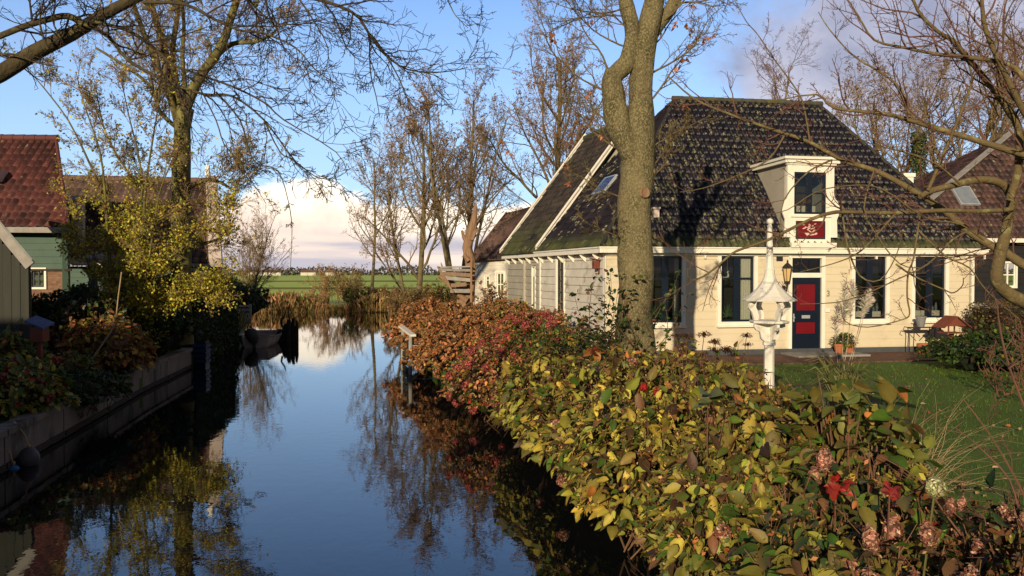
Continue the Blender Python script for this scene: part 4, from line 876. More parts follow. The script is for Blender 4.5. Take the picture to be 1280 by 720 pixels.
def lantern():
    a, z = F_.hit(979, 343); c = F_.p(a, z, .24)
    t = thing('wall_lantern', 'black wall lantern with amber glass beside the front door', 'lantern', F_.p(a, z-.3, .02)); k = .0234
    q = MB(); q.lathe(c+Vector((0, 0, -.19)), [(.075, 0), (.125, .36)], 6); q.build('glass', MT_['lampglass'], t)
    q = MB(); q.lathe(c+Vector((0, 0, .175)), [(.17, 0), (.13, .06), (.06, .13), (.035, .15), (.02, .18), (.03, .2), (.004, .25)], 6); q.build('cap', MT_['black'], t)
    q = MB()
    for i in range(6):
        an = i*math.pi/3; q.bar(c+Vector((.078*math.cos(an), .078*math.sin(an), -.19)), c+Vector((.130*math.cos(an), .130*math.sin(an), .17)), .014, .014)
    q.lathe(c+Vector((0, 0, -.235)), [(.03, -.03), (.05, 0), (.09, .03), (.085, .045)], 6); q.build('cage', MT_['black'], t)
    q = MB(); q.tube([F_.p(a, z-.45, .02), F_.p(a, z-.5, .12), F_.p(a, z-.42, .22), F_.p(a, z-.27, .24)], [.022, .02, .02, .03], 8); q.tube([F_.p(a, z-.42, .03), F_.p(a, z-.34, .12), F_.p(a, z-.40, .2)], .012, 6); F_.box(q, a-.05, a+.05, z-.55, z-.32, .02, .04); q.build('bracket', MT_['black'], t)
lantern()
def swan():
    a, z = F_.hit(909, 344); t = thing('swan_ornament', 'flat white swan ornament hanging in the window left of the door', 'ornament', F_.p(a, z, -.10)); s = .024
    pts = [(-5, 1.6), (-3, 2.2), (0, 2.4), (2, 1.4), (2.6, -.5), (2.6, -2.5), (1.8, -3.4), (2.0, -5), (3.2, -6), (4.4, -5.4), (4.3, -4.3), (3.4, -4.4), (3.2, -3.4), (4.2, -2), (5, .5), (4.2, 2.6), (2, 3.6), (-2, 3.6), (-4, 2.8)]
    pts = [(x*.9, y*.9) for x, y in pts]
    q = MB(); q.poly([F_.p(a+x*s, z-y*s, -.11) for x, y in pts], .015, F_.n); tag(t); q.build('body', MT_['white_ch'], t)
    q = MB(); q.tube([F_.p(a+.05, z+.1, -.1), F_.p(a+.05, W2[3], -.1)], .003, 4); q.build('thread', MT_['steel'], t)
swan()
def plant_stand():
    a, z = F_.hit(1136, 437); c = F_.p(a, GZ, .55); h = 1.02
    t = thing('plant_stand', 'wrought iron plant stand with curled arms against the cottage wall', 'plant stand', c); u = F_.u; n = F_.n
    for sx in (-1, 1):
        for so in (-1, 1):
            q = MB(); q.tube([c+u*sx*.36+n*so*.12, c+u*sx*.33+n*so*.12+Vector((0, 0, h*.6)), c+u*sx*.36+n*so*.12+Vector((0, 0, h*.78))], .013, 6); q.build('leg', MT_['black'], t)
    q = MB(); q.hexa(c-u*.40-n*.14+Vector((0, 0, h*.76)), u*.8, n*.28, (0, 0, .02)); q.build('shelf', MT_['black'], t)
    for sx in (-1, 1):
        q = MB(); q.tube([c+u*sx*.05+Vector((0, 0, h*.5)), c+u*sx*.3+Vector((0, 0, h*.72)), c+u*sx*.55+Vector((0, 0, h*.80)), c+u*sx*.6+Vector((0, 0, h*.70)), c+u*sx*.52+Vector((0, 0, h*.66))], .012, 6); q.build('scroll', MT_['black'], t)
    p = thing('plant_pot', 'bluish grey pot on the iron plant stand', 'pot', c+Vector((0, 0, h*.79))); q = MB(); b = c+Vector((-.02, 0, h*.785)); q.lathe(b, [(.09, 0), (.14, .26), (.155, .26), (.155, .31), (.13, .31)], 14); q.build('pot', MT_['lead'], p)
    q = MB(); q.lathe(b+Vector((0, 0, .27)), [(.13, 0), (.12, .02)], 14); q.build('soil', MT_['soil'], p)
    p = thing('terracotta_pot', 'orange terracotta pot on the paving beneath the iron plant stand', 'pot', c+n*.1); q = MB(); b = c+n*.1; q.lathe(b, [(.12, 0), (.17, .24), (.19, .24), (.19, .32), (.16, .32)], 14); q.build('pot', MT_['terra'], p)
    q = MB(); q.lathe(b+Vector((0, 0, .28)), [(.16, 0), (.15, .02)], 14); q.build('soil', MT_['soil'], p)
plant_stand()
def bird_house():
    c = at(1189, 440, 22.4); c.z = GZ; zt = at(1189, 396, c.y).z; u = F_.u; n = F_.n
    t = thing('wooden_bird_feeder', 'red brown wooden bird feeder with a gabled roof near the clipped hedge', 'bird feeder', c)
    q = MB(); q.hexa(c-u*.05-n*.05, u*.1, n*.1, (0, 0, zt-.45-GZ)); q.build('post', MT_['birdred'], t)
    q = MB(); q.hexa(Vector((c.x, c.y, zt-.46))-u*.28-n*.22, u*.56, n*.44, (0, 0, .03)); q.build('floor', MT_['birdred'], t)
    for sx in (-1, 1):
        for so in (-1, 1):
            q = MB(); q.hexa(Vector((c.x, c.y, zt-.43))+u*(sx*.22-.015)+n*(so*.16-.015), u*.03, n*.03, (0, 0, .2)); q.build('corner_post', MT_['birdred'], t)
    for sx in (-1, 1):
        q = MB(); A = Vector((c.x, c.y, zt)); q.poly([A-n*.26, A+n*.26, A+u*sx*.42+n*.26-Vector((0, 0, .30)), A+u*sx*.42-n*.26-Vector((0, 0, .30))], .03, (0, 0, 1)); q.build('roof_panel', MT_['birdred'], t)
    q = MB(); A = Vector((c.x, c.y, zt-.02)); q.poly([A+n*.2-u*.0, A+n*.2+u*.3-Vector((0, 0, .23)), A+n*.2-u*.3-Vector((0, 0, .23))], .02, n); q.build('gable', MT_['birdred'], t)
bird_house()
def blue_feeder():
    c = at(50, 440, 15.6); c.z = GZ; zt = at(50, 398, 15.6).z
    t = thing('blue_roofed_feeder', 'small brick red garden box with a mottled blue roof among the left bank plants', 'bird feeder', c)
    q = MB(); q.box(c.x-.12, c.x+.12, c.y-.12, c.y+.12, zt-.45, zt-.17); q.build('body', MT_['birdred'], t)
    q = MB(); q.box(c.x-.04, c.x+.04, c.y-.04, c.y+.04, GZ, zt-.45); q.build('post', MT_['birdred'], t)
    q = MB(); q.poly([(c.x-.18, c.y-.2, zt-.06), (c.x+.18, c.y-.2, zt-.2), (c.x+.18, c.y+.2, zt-.12), (c.x-.18, c.y+.2, zt+.02)], .03, (0, 0, 1)); q.build('roof', MT_['bluecl'], t)
    p = at(18, 500, 12.8); q = MB(); q.box(p.x-.055, p.x+.055, p.y-.05, p.y+.05, GZ-.1, at(18, 488, 12.8).z); tag(q.build('fence_post', mat('yellowish_post', (.24, .19, .06), (.17, .14, .05), 5, .8)), 'short pale wooden post between the red flowers and the quay', 'post')
blue_feeder()
def terrace():
    mb = MB(); A = HP(.1, -.08, 0); B = HP(LH+1.2, -.08, 0); o = F_.n*2.1
    mb.hexa((A.x, A.y, GZ-.1), B-A, o, (0, 0, .13)); tag(mb.build('terrace', MT_['paving']), kind='structure')
terrace()
# ------------------------------------------------------------------ leaves
def leaf_tmpl(w=.30, fold=.12, droop=.12):
    c = [(0, 0, 0), (.33, 0, -fold*.3), (.68, 0, -droop*.5), (1, 0, -droop*1.5), (.28, w, fold*.5), (.66, w*.82, fold*.3-droop*.5), (.28, -w, fold*.5), (.66, -w*.82, fold*.3-droop*.5)]
    f = [(0, 1, 4), (1, 2, 5), (1, 5, 4), (2, 3, 5), (0, 6, 1), (1, 6, 7), (1, 7, 2), (2, 7, 3)]
    return np.array(c, float), np.array(f)
LT = leaf_tmpl(); LTn = leaf_tmpl(.16, .05, .1); LTw = leaf_tmpl(.42, .10, .2)
def leaf_round(w=.26, cup=.10, droop=.24):
    st = [0, .16, .36, .58, .80, 1.0]; wd = [.05, .72, 1.0, .86, .44, 0]; c = []
    for x, q in zip(st, wd): c += [(x, -w*q, cup*q-droop*x*x), (x, 0, -droop*x*x), (x, w*q, cup*q-droop*x*x)]
    f = []
    for i in range(5):
        a = i*3; b = a+3; f += [(a, b, b+1), (a, b+1, a+1), (a+1, b+1, b+2), (a+1, b+2, a+2)]
    return np.array(c, float)*np.array([1, 1, 1]), np.array([(x, z, y) for x, y, z in f])
LR = leaf_round(); LRw = leaf_round(.30, .08, .26)
LTs = (np.array([(0, 0, 0), (.5, .28, .04), (1, 0, -.05), (.5, -.28, .04)], float), np.array([(0, 1, 2), (0, 2, 3)]))
def pick(rng, pal, n, jit=.25):
    w = np.array([p[1] for p in pal], float); w /= w.sum(); i = rng.choice(len(pal), n, p=w); c = np.array([p[0] for p in pal], float)[i]
    k = np.exp(rng.normal(0, jit, (n, 1))); return c*k*np.exp(rng.normal(0, .08, (n, 3)))
G = (.060, .105, .014); OL = (.17, .16, .030); YG = (.36, .31, .05); YE = (.55, .40, .06); OR = (.45, .16, .04); BR = (.17, .085, .035); RU = (.46, .20, .085); RD = (.38, .03, .02); DG = (.022, .05, .012); DB = (.06, .035, .02); TAN = (.46, .30, .15); PK = (.42, .08, .09)
PAL_Y = [(G, 2.2), (OL, 3.6), (YG, 2.6), (YE, .7), (OR, .25), (BR, 1.0), (DB, .8)]
PAL_G = [(G, 3.6), (OL, 3.5), (YG, 1.4), (YE, .3), (OR, .15), (BR, .8), (DB, .7)]
PAL_R = [(RU, 5), (BR, 3), (OR, 1.6), (TAN, 1.8), (OL, .8)]
PAL_M = [(G, 2.5), (OL, 2), (OR, .8), (RD, .5), (BR, 1.6), (YG, .8)]
PAL_D = [(DG, 6), (G, 2.5), (DB, 1)]
def lumps(d, seed, f=1.7, a=.22): return 1+a*noise.noise(Vector(d)*f+Vector((seed*3.1, 0, 0)))+a*.5*noise.noise(Vector(d)*f*2.7+Vector((0, seed*1.7, 0)))
HEADS = {}
def head_mesh(kind, seed):
    k_ = (kind, seed)
    if k_ in HEADS: return HEADS[k_]
    rng = np.random.default_rng(seed+7); n = {'far': 150, 'near': 260, 'cone': 230, 'flat': 160}.get(kind.split('_')[0], 90)
    d = rng.normal(0, 1, (n, 3)); d /= np.linalg.norm(d, axis=1)[:, None]
    sh = kind.split('_')[0]; colr = {'rust': [(RU, 3), (BR, 2), (TAN, 2), (OR, 1)], 'pink': [((.42, .09, .08), 3), ((.50, .17, .14), 2), ((.30, .05, .05), 2)], 'cream': [((.62, .60, .34), 3), ((.45, .48, .22), 2)],
                                     'blush': [((.48, .24, .17), 3), ((.32, .12, .08), 2.5), ((.55, .38, .26), 1.5), ((.2, .08, .05), 2)], 'brown': [((.11, .05, .03), 4), ((.19, .09, .045), 2)], 'red': [((.45, .03, .025), 3), ((.3, .02, .02), 2)]}[kind.split('_')[1]]
    r = rng.uniform(.72, 1.0, (n, 1)); p = d*r
    if sh == 'cone': p = p*np.array([.72, .72, 1.35]); p[:, :2] *= (1-.35*np.clip(p[:, 2:3], -1, 1.3)/1.3)
    if sh == 'flat': p = p*np.array([1.15, 1.15, .33]); d = d*.4+np.array([0, 0, 1])
    mb = MB(); t = rng.normal(0, 1, (n, 3))
    mb.scatter(*(LTs if sh == 'far' else LTs), p-d*.02, t-d*np.sum(t*d, 1)[:, None], d, {'far': .38, 'near': .40, 'cone': .44, 'flat': .30}[sh]*rng.uniform(.8, 1.2, n), pick(rng, colr, n))
    mb.ball((0, 0, 0), .62 if sh != 'flat' else .3, 8, col=tuple(.35*np.array(colr[0][0])))
    o = mb.build('flower_head', DRY, base=(0, 0, 0)); me = o.data; bpy.data.objects.remove(o); HEADS[k_] = me; return me
def head(root, kind, p, r, seed, d=None):
    o = bpy.data.objects.new('flower_head', head_mesh(kind, seed % 4)); COL.objects.link(o); o.parent = root; o.location = Vector(p)-root.location; o.scale = (r,)*3
    o.rotation_euler = ((seed*.37) % .6-.3, (seed*.71) % .6-.3, seed*1.3)
    return o
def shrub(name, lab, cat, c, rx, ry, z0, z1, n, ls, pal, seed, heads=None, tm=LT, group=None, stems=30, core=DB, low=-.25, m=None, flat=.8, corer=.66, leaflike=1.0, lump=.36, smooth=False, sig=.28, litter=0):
    """mound of leaves with stems; c=(x,y) centre"""
    rng = np.random.default_rng(seed); rg = random.Random(seed); t = thing(name, lab, cat, (c[0], c[1], z0), group)
    zc = z0+(z1-z0)*.45; rz = z1-zc
    d = rng.normal(0, 1, (n*2, 3)); d /= np.linalg.norm(d, axis=1)[:, None]; d = d[d[:, 2] > low-.6*0][:n]; n = len(d)
    lf = np.array([lumps(x, seed, a=lump) for x in d])[:, None]
    r = np.where(rng.random((n, 1)) < .7, rng.uniform(.90, 1.03, (n, 1)), rng.uniform(.62, .92, (n, 1)))*lf
    P = d*r*np.array([rx, ry, rz]); P[:, 2] = np.where(P[:, 2] < 0, P[:, 2]*((zc-z0)/rz)*.95, P[:, 2]); P += np.array([c[0], c[1], zc])
    ax = d*np.array([1, 1, .25])+rng.normal(0, .6, (n, 3))+np.array([0, 0, -.45]); nr = d*.8+np.array([0, 0, flat])+rng.normal(0, .6, (n, 3))
    # sprigs that stand out of the mound
    ns = max(6, n//90); 
    for k in range(ns):
        i = rg.randrange(n)
        if d[i][2] < .15: continue
        L = rg.uniform(.08, .28); m_ = rg.randrange(5, 12); j = np.array([rg.randrange(n) for _ in range(m_)]); P[j] = P[i]+d[i]*L*np.linspace(.2, 1, m_)[:, None]*.8+np.array([0, 0, L*.5])*np.linspace(.2, 1, m_)[:, None]+rng.normal(0, ls*.35, (m_, 3)); ax[j] = rng.normal(0, 1, (m_, 3))+np.array([0, 0, .2])
    mb = MB(); mb.scatter(*tm, P, ax, nr, ls*np.clip(rng.lognormal(-.5*(sig-.28), sig, n), .25, 2.0), pick(rng, pal, n), tip=(tm is LR or tm is LRw)); mb.build('leaves', m or LEAF, t, smooth=smooth)
    if litter:   # dried florets, small dead leaves and fine side twigs between the leaves
        k = int(n*litter); j = rng.integers(0, n, k); Q = P[j]+rng.normal(0, ls*.5, (k, 3)); m2 = MB()
        m2.scatter(*LTs, Q, rng.normal(0, 1, (k, 3)), rng.normal(0, 1, (k, 3)), ls*rng.uniform(.15, .42, k), pick(rng, [(BR, 3), (DB, 2), (RU, 1.4), (TAN, 1.2), (OL, 1)], k))
        for _ in range(int(n*.10)):
            i = rg.randrange(n); p = Vector(P[i]); dd = Vector(d[i]); e = p+Vector((rg.gauss(0, .07), rg.gauss(0, .07), rg.uniform(-.02, .16)))+dd*.04; m2.tube([p-dd*.12-Vector((0, 0, .10)), p, e], [.0035, .003, .0015], 3, col=rg.choice([(.20, .10, .055), (.13, .07, .04), (.26, .15, .07)]))
        m2.build('dead_sprigs', DRY, t)
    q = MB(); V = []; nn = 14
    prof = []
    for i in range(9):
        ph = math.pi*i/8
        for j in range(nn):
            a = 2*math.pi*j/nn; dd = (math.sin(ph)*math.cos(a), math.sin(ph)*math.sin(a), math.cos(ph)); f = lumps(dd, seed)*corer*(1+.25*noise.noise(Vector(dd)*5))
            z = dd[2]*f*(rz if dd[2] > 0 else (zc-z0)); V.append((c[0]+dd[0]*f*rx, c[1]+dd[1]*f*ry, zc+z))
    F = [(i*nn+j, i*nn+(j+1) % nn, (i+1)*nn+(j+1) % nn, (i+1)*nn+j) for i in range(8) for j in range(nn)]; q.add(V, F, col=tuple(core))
    for k in range(stems):
        i = rg.randrange(n); p = Vector(P[i]); b = Vector((c[0]+rg.uniform(-.4, .4)*rx, c[1]+rg.uniform(-.4, .4)*ry, z0-.05)); mid = b.lerp(p, .5)+Vector((rg.uniform(-.1, .1), rg.uniform(-.1, .1), .1))
        q.tube([b, mid, p*1.0, p+(p-mid)*.12], [.010, .008, .005, .002], 4, col=(.16, .09, .05))
    q.build('stems', PLAIN, t)
    if heads:
        kind, hn, hr, hlow = heads[:4]; got = 0; tries = 0; pts = []
        while got < hn and tries < hn*20:
            tries += 1; dd = Vector((rg.gauss(0, 1), rg.gauss(0, 1), rg.gauss(0, 1))).normalized()
            if dd.z < hlow or dd.y > .65: continue
            f = lumps(dd, seed, a=lump)*1.0; f *= 1.12 if kind[:4] == 'cone' else 1; p = Vector((c[0]+dd.x*f*rx, c[1]+dd.y*f*ry, zc+dd.z*f*(rz if dd.z > 0 else zc-z0)))
            if any((p-o).length < hr*1.25 for o in pts): continue
            pts.append(p); head(t, kind, p, hr*rg.uniform(.75, 1.2), rg.randrange(1000)); got += 1
    return t
# russet hydrangeas along the far part of the right bank
far = 'russet faded hydrangea bushes along the far right bank'
shrub('hydrangea', 'russet hydrangea with faded heads at the far end of the hedge by the open water', 'shrub', (-2.75, 26.6), 1.35, 1.6, .15, 1.75, 3150, 0.106, PAL_R, 11, ('far_rust', 75, .105, -.35), group=far, m=DRY)
shrub('hydrangea', 'russet hydrangea with faded heads just behind the landing stage', 'shrub', (-1.75, 24.0), 1.35, 1.5, .15, 1.80, 3570, 0.099, PAL_R, 12, ('far_rust', 85, .10, -.35), group=far, m=DRY)
shrub('hydrangea', 'large russet hydrangea spilling over the bank in front of the landing stage', 'shrub', (-1.15, 20.8), 1.4, 1.7, .05, 1.72, 4620, 0.086, PAL_R, 13, ('far_rust', 95, .095, -.5), group=far, m=DRY)
shrub('hydrangea', 'russet and green hydrangea at the foot of the grey timber wing', 'shrub', (-.35, 27.5), 1.3, 1.6, .4, 1.85, 3150, 0.099, PAL_R+PAL_M, 14, ('far_rust', 40, .10, -.1), group=far, m=DRY)
shrub('hydrangea', 'olive and russet hydrangea beside the pale timber side wall', 'shrub', (.55, 23.2), 1.25, 1.7, .4, 1.72, 3990, 0.086, PAL_M+PAL_R, 15, ('far_pink', 40, .11, 0), group=far)
mid = 'green and red hydrangea bushes in the middle of the hedge'
shrub('hydrangea', 'hydrangea with many red pink heads in front of the timber side wall', 'shrub', (.35, 18.6), 1.5, 1.7, .2, 1.68, 5460, 0.076, PAL_M, 16, ('far_pink', 46, .12, -.2), group=mid)
shrub('hydrangea', 'low hydrangea with rusty heads hanging over the dark water', 'shrub', (-.25, 16.0), .95, 1.5, -.0, 1.42, 4620, 0.073, PAL_M+PAL_R, 17, ('far_pink', 34, .10, -.6), group=mid)
shrub('hydrangea', 'green hydrangea with a few pink heads left of the big tree trunk', 'shrub', (1.2, 15.4), 1.3, 1.4, .2, 1.72, 5460, 0.069, PAL_G, 18, ('far_pink', 10, .09, -.2), group=mid)
near = 'yellowing bushes in the near part of the hedge'
kw_ = dict(tm=LR, smooth=True, sig=.38, litter=1.3)
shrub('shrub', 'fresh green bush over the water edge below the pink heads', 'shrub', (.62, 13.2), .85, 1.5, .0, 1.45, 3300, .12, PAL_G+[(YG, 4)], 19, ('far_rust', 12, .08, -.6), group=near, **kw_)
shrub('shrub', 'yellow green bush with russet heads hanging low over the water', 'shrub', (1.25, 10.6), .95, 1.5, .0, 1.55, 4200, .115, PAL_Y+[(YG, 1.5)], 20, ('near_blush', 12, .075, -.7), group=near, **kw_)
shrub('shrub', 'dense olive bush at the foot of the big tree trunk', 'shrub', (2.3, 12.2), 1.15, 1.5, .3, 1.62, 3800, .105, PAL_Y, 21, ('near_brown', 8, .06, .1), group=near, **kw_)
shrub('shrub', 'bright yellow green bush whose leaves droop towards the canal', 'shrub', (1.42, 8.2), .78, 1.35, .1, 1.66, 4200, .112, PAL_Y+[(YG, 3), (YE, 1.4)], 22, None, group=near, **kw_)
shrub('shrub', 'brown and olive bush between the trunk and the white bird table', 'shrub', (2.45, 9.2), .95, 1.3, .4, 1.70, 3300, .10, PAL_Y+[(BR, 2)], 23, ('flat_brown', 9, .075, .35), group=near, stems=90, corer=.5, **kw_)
shrub('shrub', 'low bush with reddish leaf tips nearest the dark water', 'shrub', (1.62, 6.0), .52, 1.1, .2, 1.60, 3000, .10, PAL_G+[(YG, 3)], 24, ('near_blush', 5, .06, -.3), group=near, **kw_)
shrub('shrub', 'stemmy olive bush with see-through red brown stalks below the bird table', 'shrub', (2.15, 6.5), .75, 1.0, .45, 1.88, 1900, .105, PAL_Y+[(OL, 2)], 25, None, group=near, stems=170, corer=.30, **kw_)
shrub('broadleaf_shrub', 'bush with large pale olive leaves and a red leaf tuft in front of the lawn', 'shrub', (2.42, 5.7), .48, .7, .5, 2.0, 800, .13, [(OL, 4), (YG, 1.5), (G, 3), (OR, .4), (BR, .5)], 26, None, tm=LRw, stems=90, corer=.3, smooth=True)
shrub('shrub', 'dark green bush with lime leaves at the bottom edge of the picture', 'shrub', (1.62, 4.1), .42, .8, .3, 1.58, 2100, .09, PAL_G+[(DG, 2)], 27, None, corer=.5, **kw_)
shrub('panicle_hydrangea', 'hydrangea with drying blush brown panicles at the bottom right', 'shrub', (1.84, 3.6), .50, .55, .4, 1.60, 650, .08, PAL_G+[(BR, 2), (DB, 2)], 28, ('cone_blush', 34, .062, .0), corer=.5, stems=80, **kw_)
shrub('panicle_hydrangea', 'hydrangea with crimson leaves above the blush brown panicles', 'shrub', (1.98, 4.6), .48, .55, .4, 1.74, 800, .10, [(G, 3), (RD, .5), (OL, 2), (OR, .5), (BR, 2), (DG, 2)], 29, ('cone_blush', 16, .055, .0), corer=.4, stems=80, **kw_)
shrub('panicle_hydrangea', 'darker hydrangea with rusty panicles in the bottom right corner', 'shrub', (2.15, 3.4), .42, .5, .4, 1.50, 450, .075, PAL_G+[(BR, 3), (DB, 3)], 30, ('cone_blush', 24, .055, .0), corer=.45, stems=80, **kw_)
# single crimson sprays and one cream head
def spray(lab, c, col, n, L, seed, name='red_leaf_spray'):
    rng = np.random.default_rng(seed); t = thing(name, lab, 'leaf spray', c); q = MB(); d = rng.normal(0, 1, (n, 3))*np.array([1, 1, .6])+np.array([0, -.3, .1])
    P = np.array(tuple(c))+rng.normal(0, .03, (n, 3)); q.scatter(*LRw, P, d, rng.normal(0, .5, (n, 3))+np.array([0, -.6, .7]), L*rng.uniform(.7, 1.2, n), pick(rng, col, n, .2)); q.build('leaves', LEAF, t)
    s = MB(); s.tube([Vector(c)+Vector((.02, .05, -.8)), Vector(c)+Vector((0, .02, -.35)), Vector(c)], [.008, .006, .004], 5, col=(.15, .07, .04)); s.build('stem', PLAIN, t)
spray('tuft of crimson leaves in the middle of the near hedge', at(1045, 608, 4.1), [(RD, 3), ((.30, .03, .02), 2), (OR, .5)], 15, .062, 41)
spray('tuft of dark red leaves beside the cream flower head', at(1112, 614, 4.0), [((.20, .02, .02), 4), (RD, 1)], 14, .066, 42)
spray('orange red leaf tuft on top of the hedge above the yellow leaves', at(745, 437, 12.3), [((.5, .12, .05), 3), (OR, 2)], 8, .19, 43)
spray('large olive leaf rosette with one red leaf under the bird table', at(885, 500, 6.0), [(OL, 3), ((.2, .22, .07), 3), (RD, .6)], 9, .155, 44, 'olive_leaf_spray')
spray('pale green large leaves standing up beside the dead grass', at(1062, 490, 5.2), [((.2, .22, .06), 3), (OL, 3)], 9, .16, 45, 'olive_leaf_spray')
cr = thing('cream_flower_head', 'round creamy white hydrangea head among the dark red leaves', 'flower', at(1169, 609, 3.85)); head(cr, 'near_cream', cr.location, .052, 3); q = MB(); q.tube([cr.location, cr.location+Vector((-.02, .05, -.4)), cr.location+Vector((-.05, .1, -.9))], .006, 5, col=(.12, .12, .04)); q.build('stem', PLAIN, cr)
for i, (px, py, Y, lb) in enumerate(((805, 484, 9.2, 'bright red flower head deep in the olive leaves left of the bird table'), (822, 489, 9.0, 'slightly lower bright red flower head beside its twin in the olive leaves'))):
    f = thing('red_flower_head', lb, 'flower', at(px, py, Y-.9)); head(f, 'near_red', f.location, .05, i); q = MB(); q.tube([f.location, f.location+Vector((0, .1, -.5))], .006, 5, col=(.12, .08, .04)); q.build('stem', PLAIN, f)
shrub('panicle_hydrangea', 'dim brown green hydrangea mixed with dead stems at the right of the lawn edge', 'shrub', (2.72, 4.2), .55, .5, .4, 1.58, 900, .08, [(DG, 3), (BR, 3), (DB, 4), (OL, 1.5)], 56, ('cone_blush', 26, .045, .0), corer=.4, stems=120, **kw_)
shrub('shrub', 'low leafless looking thicket of brown stems in the far bottom right corner', 'shrub', (3.25, 4.9), .7, .7, .4, 1.42, 600, .075, [(DG, 3), (BR, 3), (DB, 4), (OL, 1)], 57, None, corer=.4, stems=160, **kw_)
# dried flat heads standing above the hedge
for i, (px, py, n_, lb) in enumerate(((860, 425, 4, 'tallest dried brown perennial heads against the cream wall'), (893, 432, 5, 'dark brown dried perennial heads just left of the bird table'), (915, 428, 2, 'pair of dried seed heads close left of the bird table post'), (935, 438, 2, 'low dried heads touching the bird table post'), (846, 447, 3, 'reddish dried heads low in front of the second window'))):
    rg = random.Random(i+60); Y = 9.6; b = at(px, py, Y); t = thing('dried_perennial', lb, 'dried flower', (b.x, b.y, GZ+.4), None)
    for k in range(n_):
        p = b+Vector((rg.uniform(-.17, .17), rg.uniform(-.15, .15), rg.uniform(-.12, .1))); q = MB(); q.tube([(b.x+rg.uniform(-.1, .1), b.y, GZ+.3), p.lerp(Vector((b.x, b.y, GZ)), .4), p], [.008, .006, .004], 4, col=(.13, .075, .045)); q.build('stem', PLAIN, t); head(t, 'flat_brown', p, rg.uniform(.06, .085), rg.randrange(99))
# leafy rose canes at the trunk
def rose():
    t = thing('climbing_rose', 'dark leafed rose canes climbing the foot of the big tree trunk', 'climber', (2.0, 14.2, GZ)); rng = np.random.default_rng(5); rg = random.Random(5); q = MB(); P = []; D = []
    for k in range(26):
        b = Vector((rg.uniform(1.5, 2.7), rg.uniform(13.2, 14.4), GZ+.5)); d = Vector((rg.uniform(-.5, .35), -.1, 1)).normalized(); L = rg.uniform(1.2, 2.1); pts = []
        for i in range(8): pts.append(b.copy()); d = (d+Vector((rg.uniform(-.3, .25), rg.uniform(-.2, .2), -.10))).normalized(); b = b+d*L/7
        q.tube(pts, [.010-.001*i for i in range(8)], 4, col=(.13, .09, .05))
        for i in range(2, 8):
            for z in range(5): P.append(pts[i]+Vector((rg.uniform(-.06, .06), rg.uniform(-.06, .06), rg.uniform(-.06, .06)))); D.append((rg.gauss(0, 1), rg.gauss(0, 1), rg.gauss(0, .5)))
    q.build('canes', PLAIN, t); m = MB(); m.scatter(*LT, [tuple(p) for p in P], D, rng.normal(0, .4, (len(P), 3))+np.array([0, -.4, .8]), rng.uniform(.06, .12, len(P)), pick(rng, [(DG, 4), (G, 3), (BR, 2)], len(P))); m.build('leaves', LEAF, t)
rose()
# left bank plants
shrub('hydrangea', 'hydrangea with lime leaves and red heads above the near quay', 'shrub', (-8.55, 13.4), .95, 1.1, .3, 1.42, 2400, .11, [(G, 3), (YG, 3), (OL, 2), (RD, .4)], 31, ('far_pink', 14, .09, 0))
shrub('shrub', 'dark low greenery trailing over the quay below the lime hydrangea', 'shrub', (-8.2, 15.2), .65, 1.2, .25, 1.0, 2000, .09, PAL_D, 32)
shrub('hydrangea', 'golden brown leafed hydrangea above the quay wall', 'shrub', (-9.1, 18.0), .85, 1.0, .3, 1.75, 2200, .12, [(YE, 1.2), (OR, 2), (BR, 4), (OL, 1.5)], 33)
shrub('shrub', 'green bushy plant behind the lime hydrangea', 'shrub', (-10.1, 15.6), .9, 1.0, .4, 1.75, 1800, .12, PAL_G, 34)
shrub('shrub', 'thin grey green bush with pale seed heads behind the blue roofed feeder', 'shrub', (-9.9, 18.9), 1.1, .9, .4, 2.15, 1100, .10, [(G, 2), (BR, 2), ((.25, .24, .2), 1.5)], 35, corer=.4, stems=70)
shrub('shrub', 'orange tinted low shrub left of the golden hydrangea', 'shrub', (-9.1, 16.2), .6, .6, .3, 1.25, 900, .09, PAL_M, 55)
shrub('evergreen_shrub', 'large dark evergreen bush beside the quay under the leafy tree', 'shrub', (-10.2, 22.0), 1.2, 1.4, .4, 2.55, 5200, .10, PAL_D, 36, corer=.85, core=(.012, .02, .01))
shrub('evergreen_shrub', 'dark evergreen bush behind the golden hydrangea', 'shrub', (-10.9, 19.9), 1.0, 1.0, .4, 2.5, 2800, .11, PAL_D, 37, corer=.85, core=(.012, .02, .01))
shrub('evergreen_shrub', 'dark green bush at the water bend behind the rowing boat', 'shrub', (-15.2, 44.0), 1.5, 2.0, .2, 2.3, 3000, .16, PAL_D+[(G, 3)], 38, corer=.85, core=(.012, .02, .01))
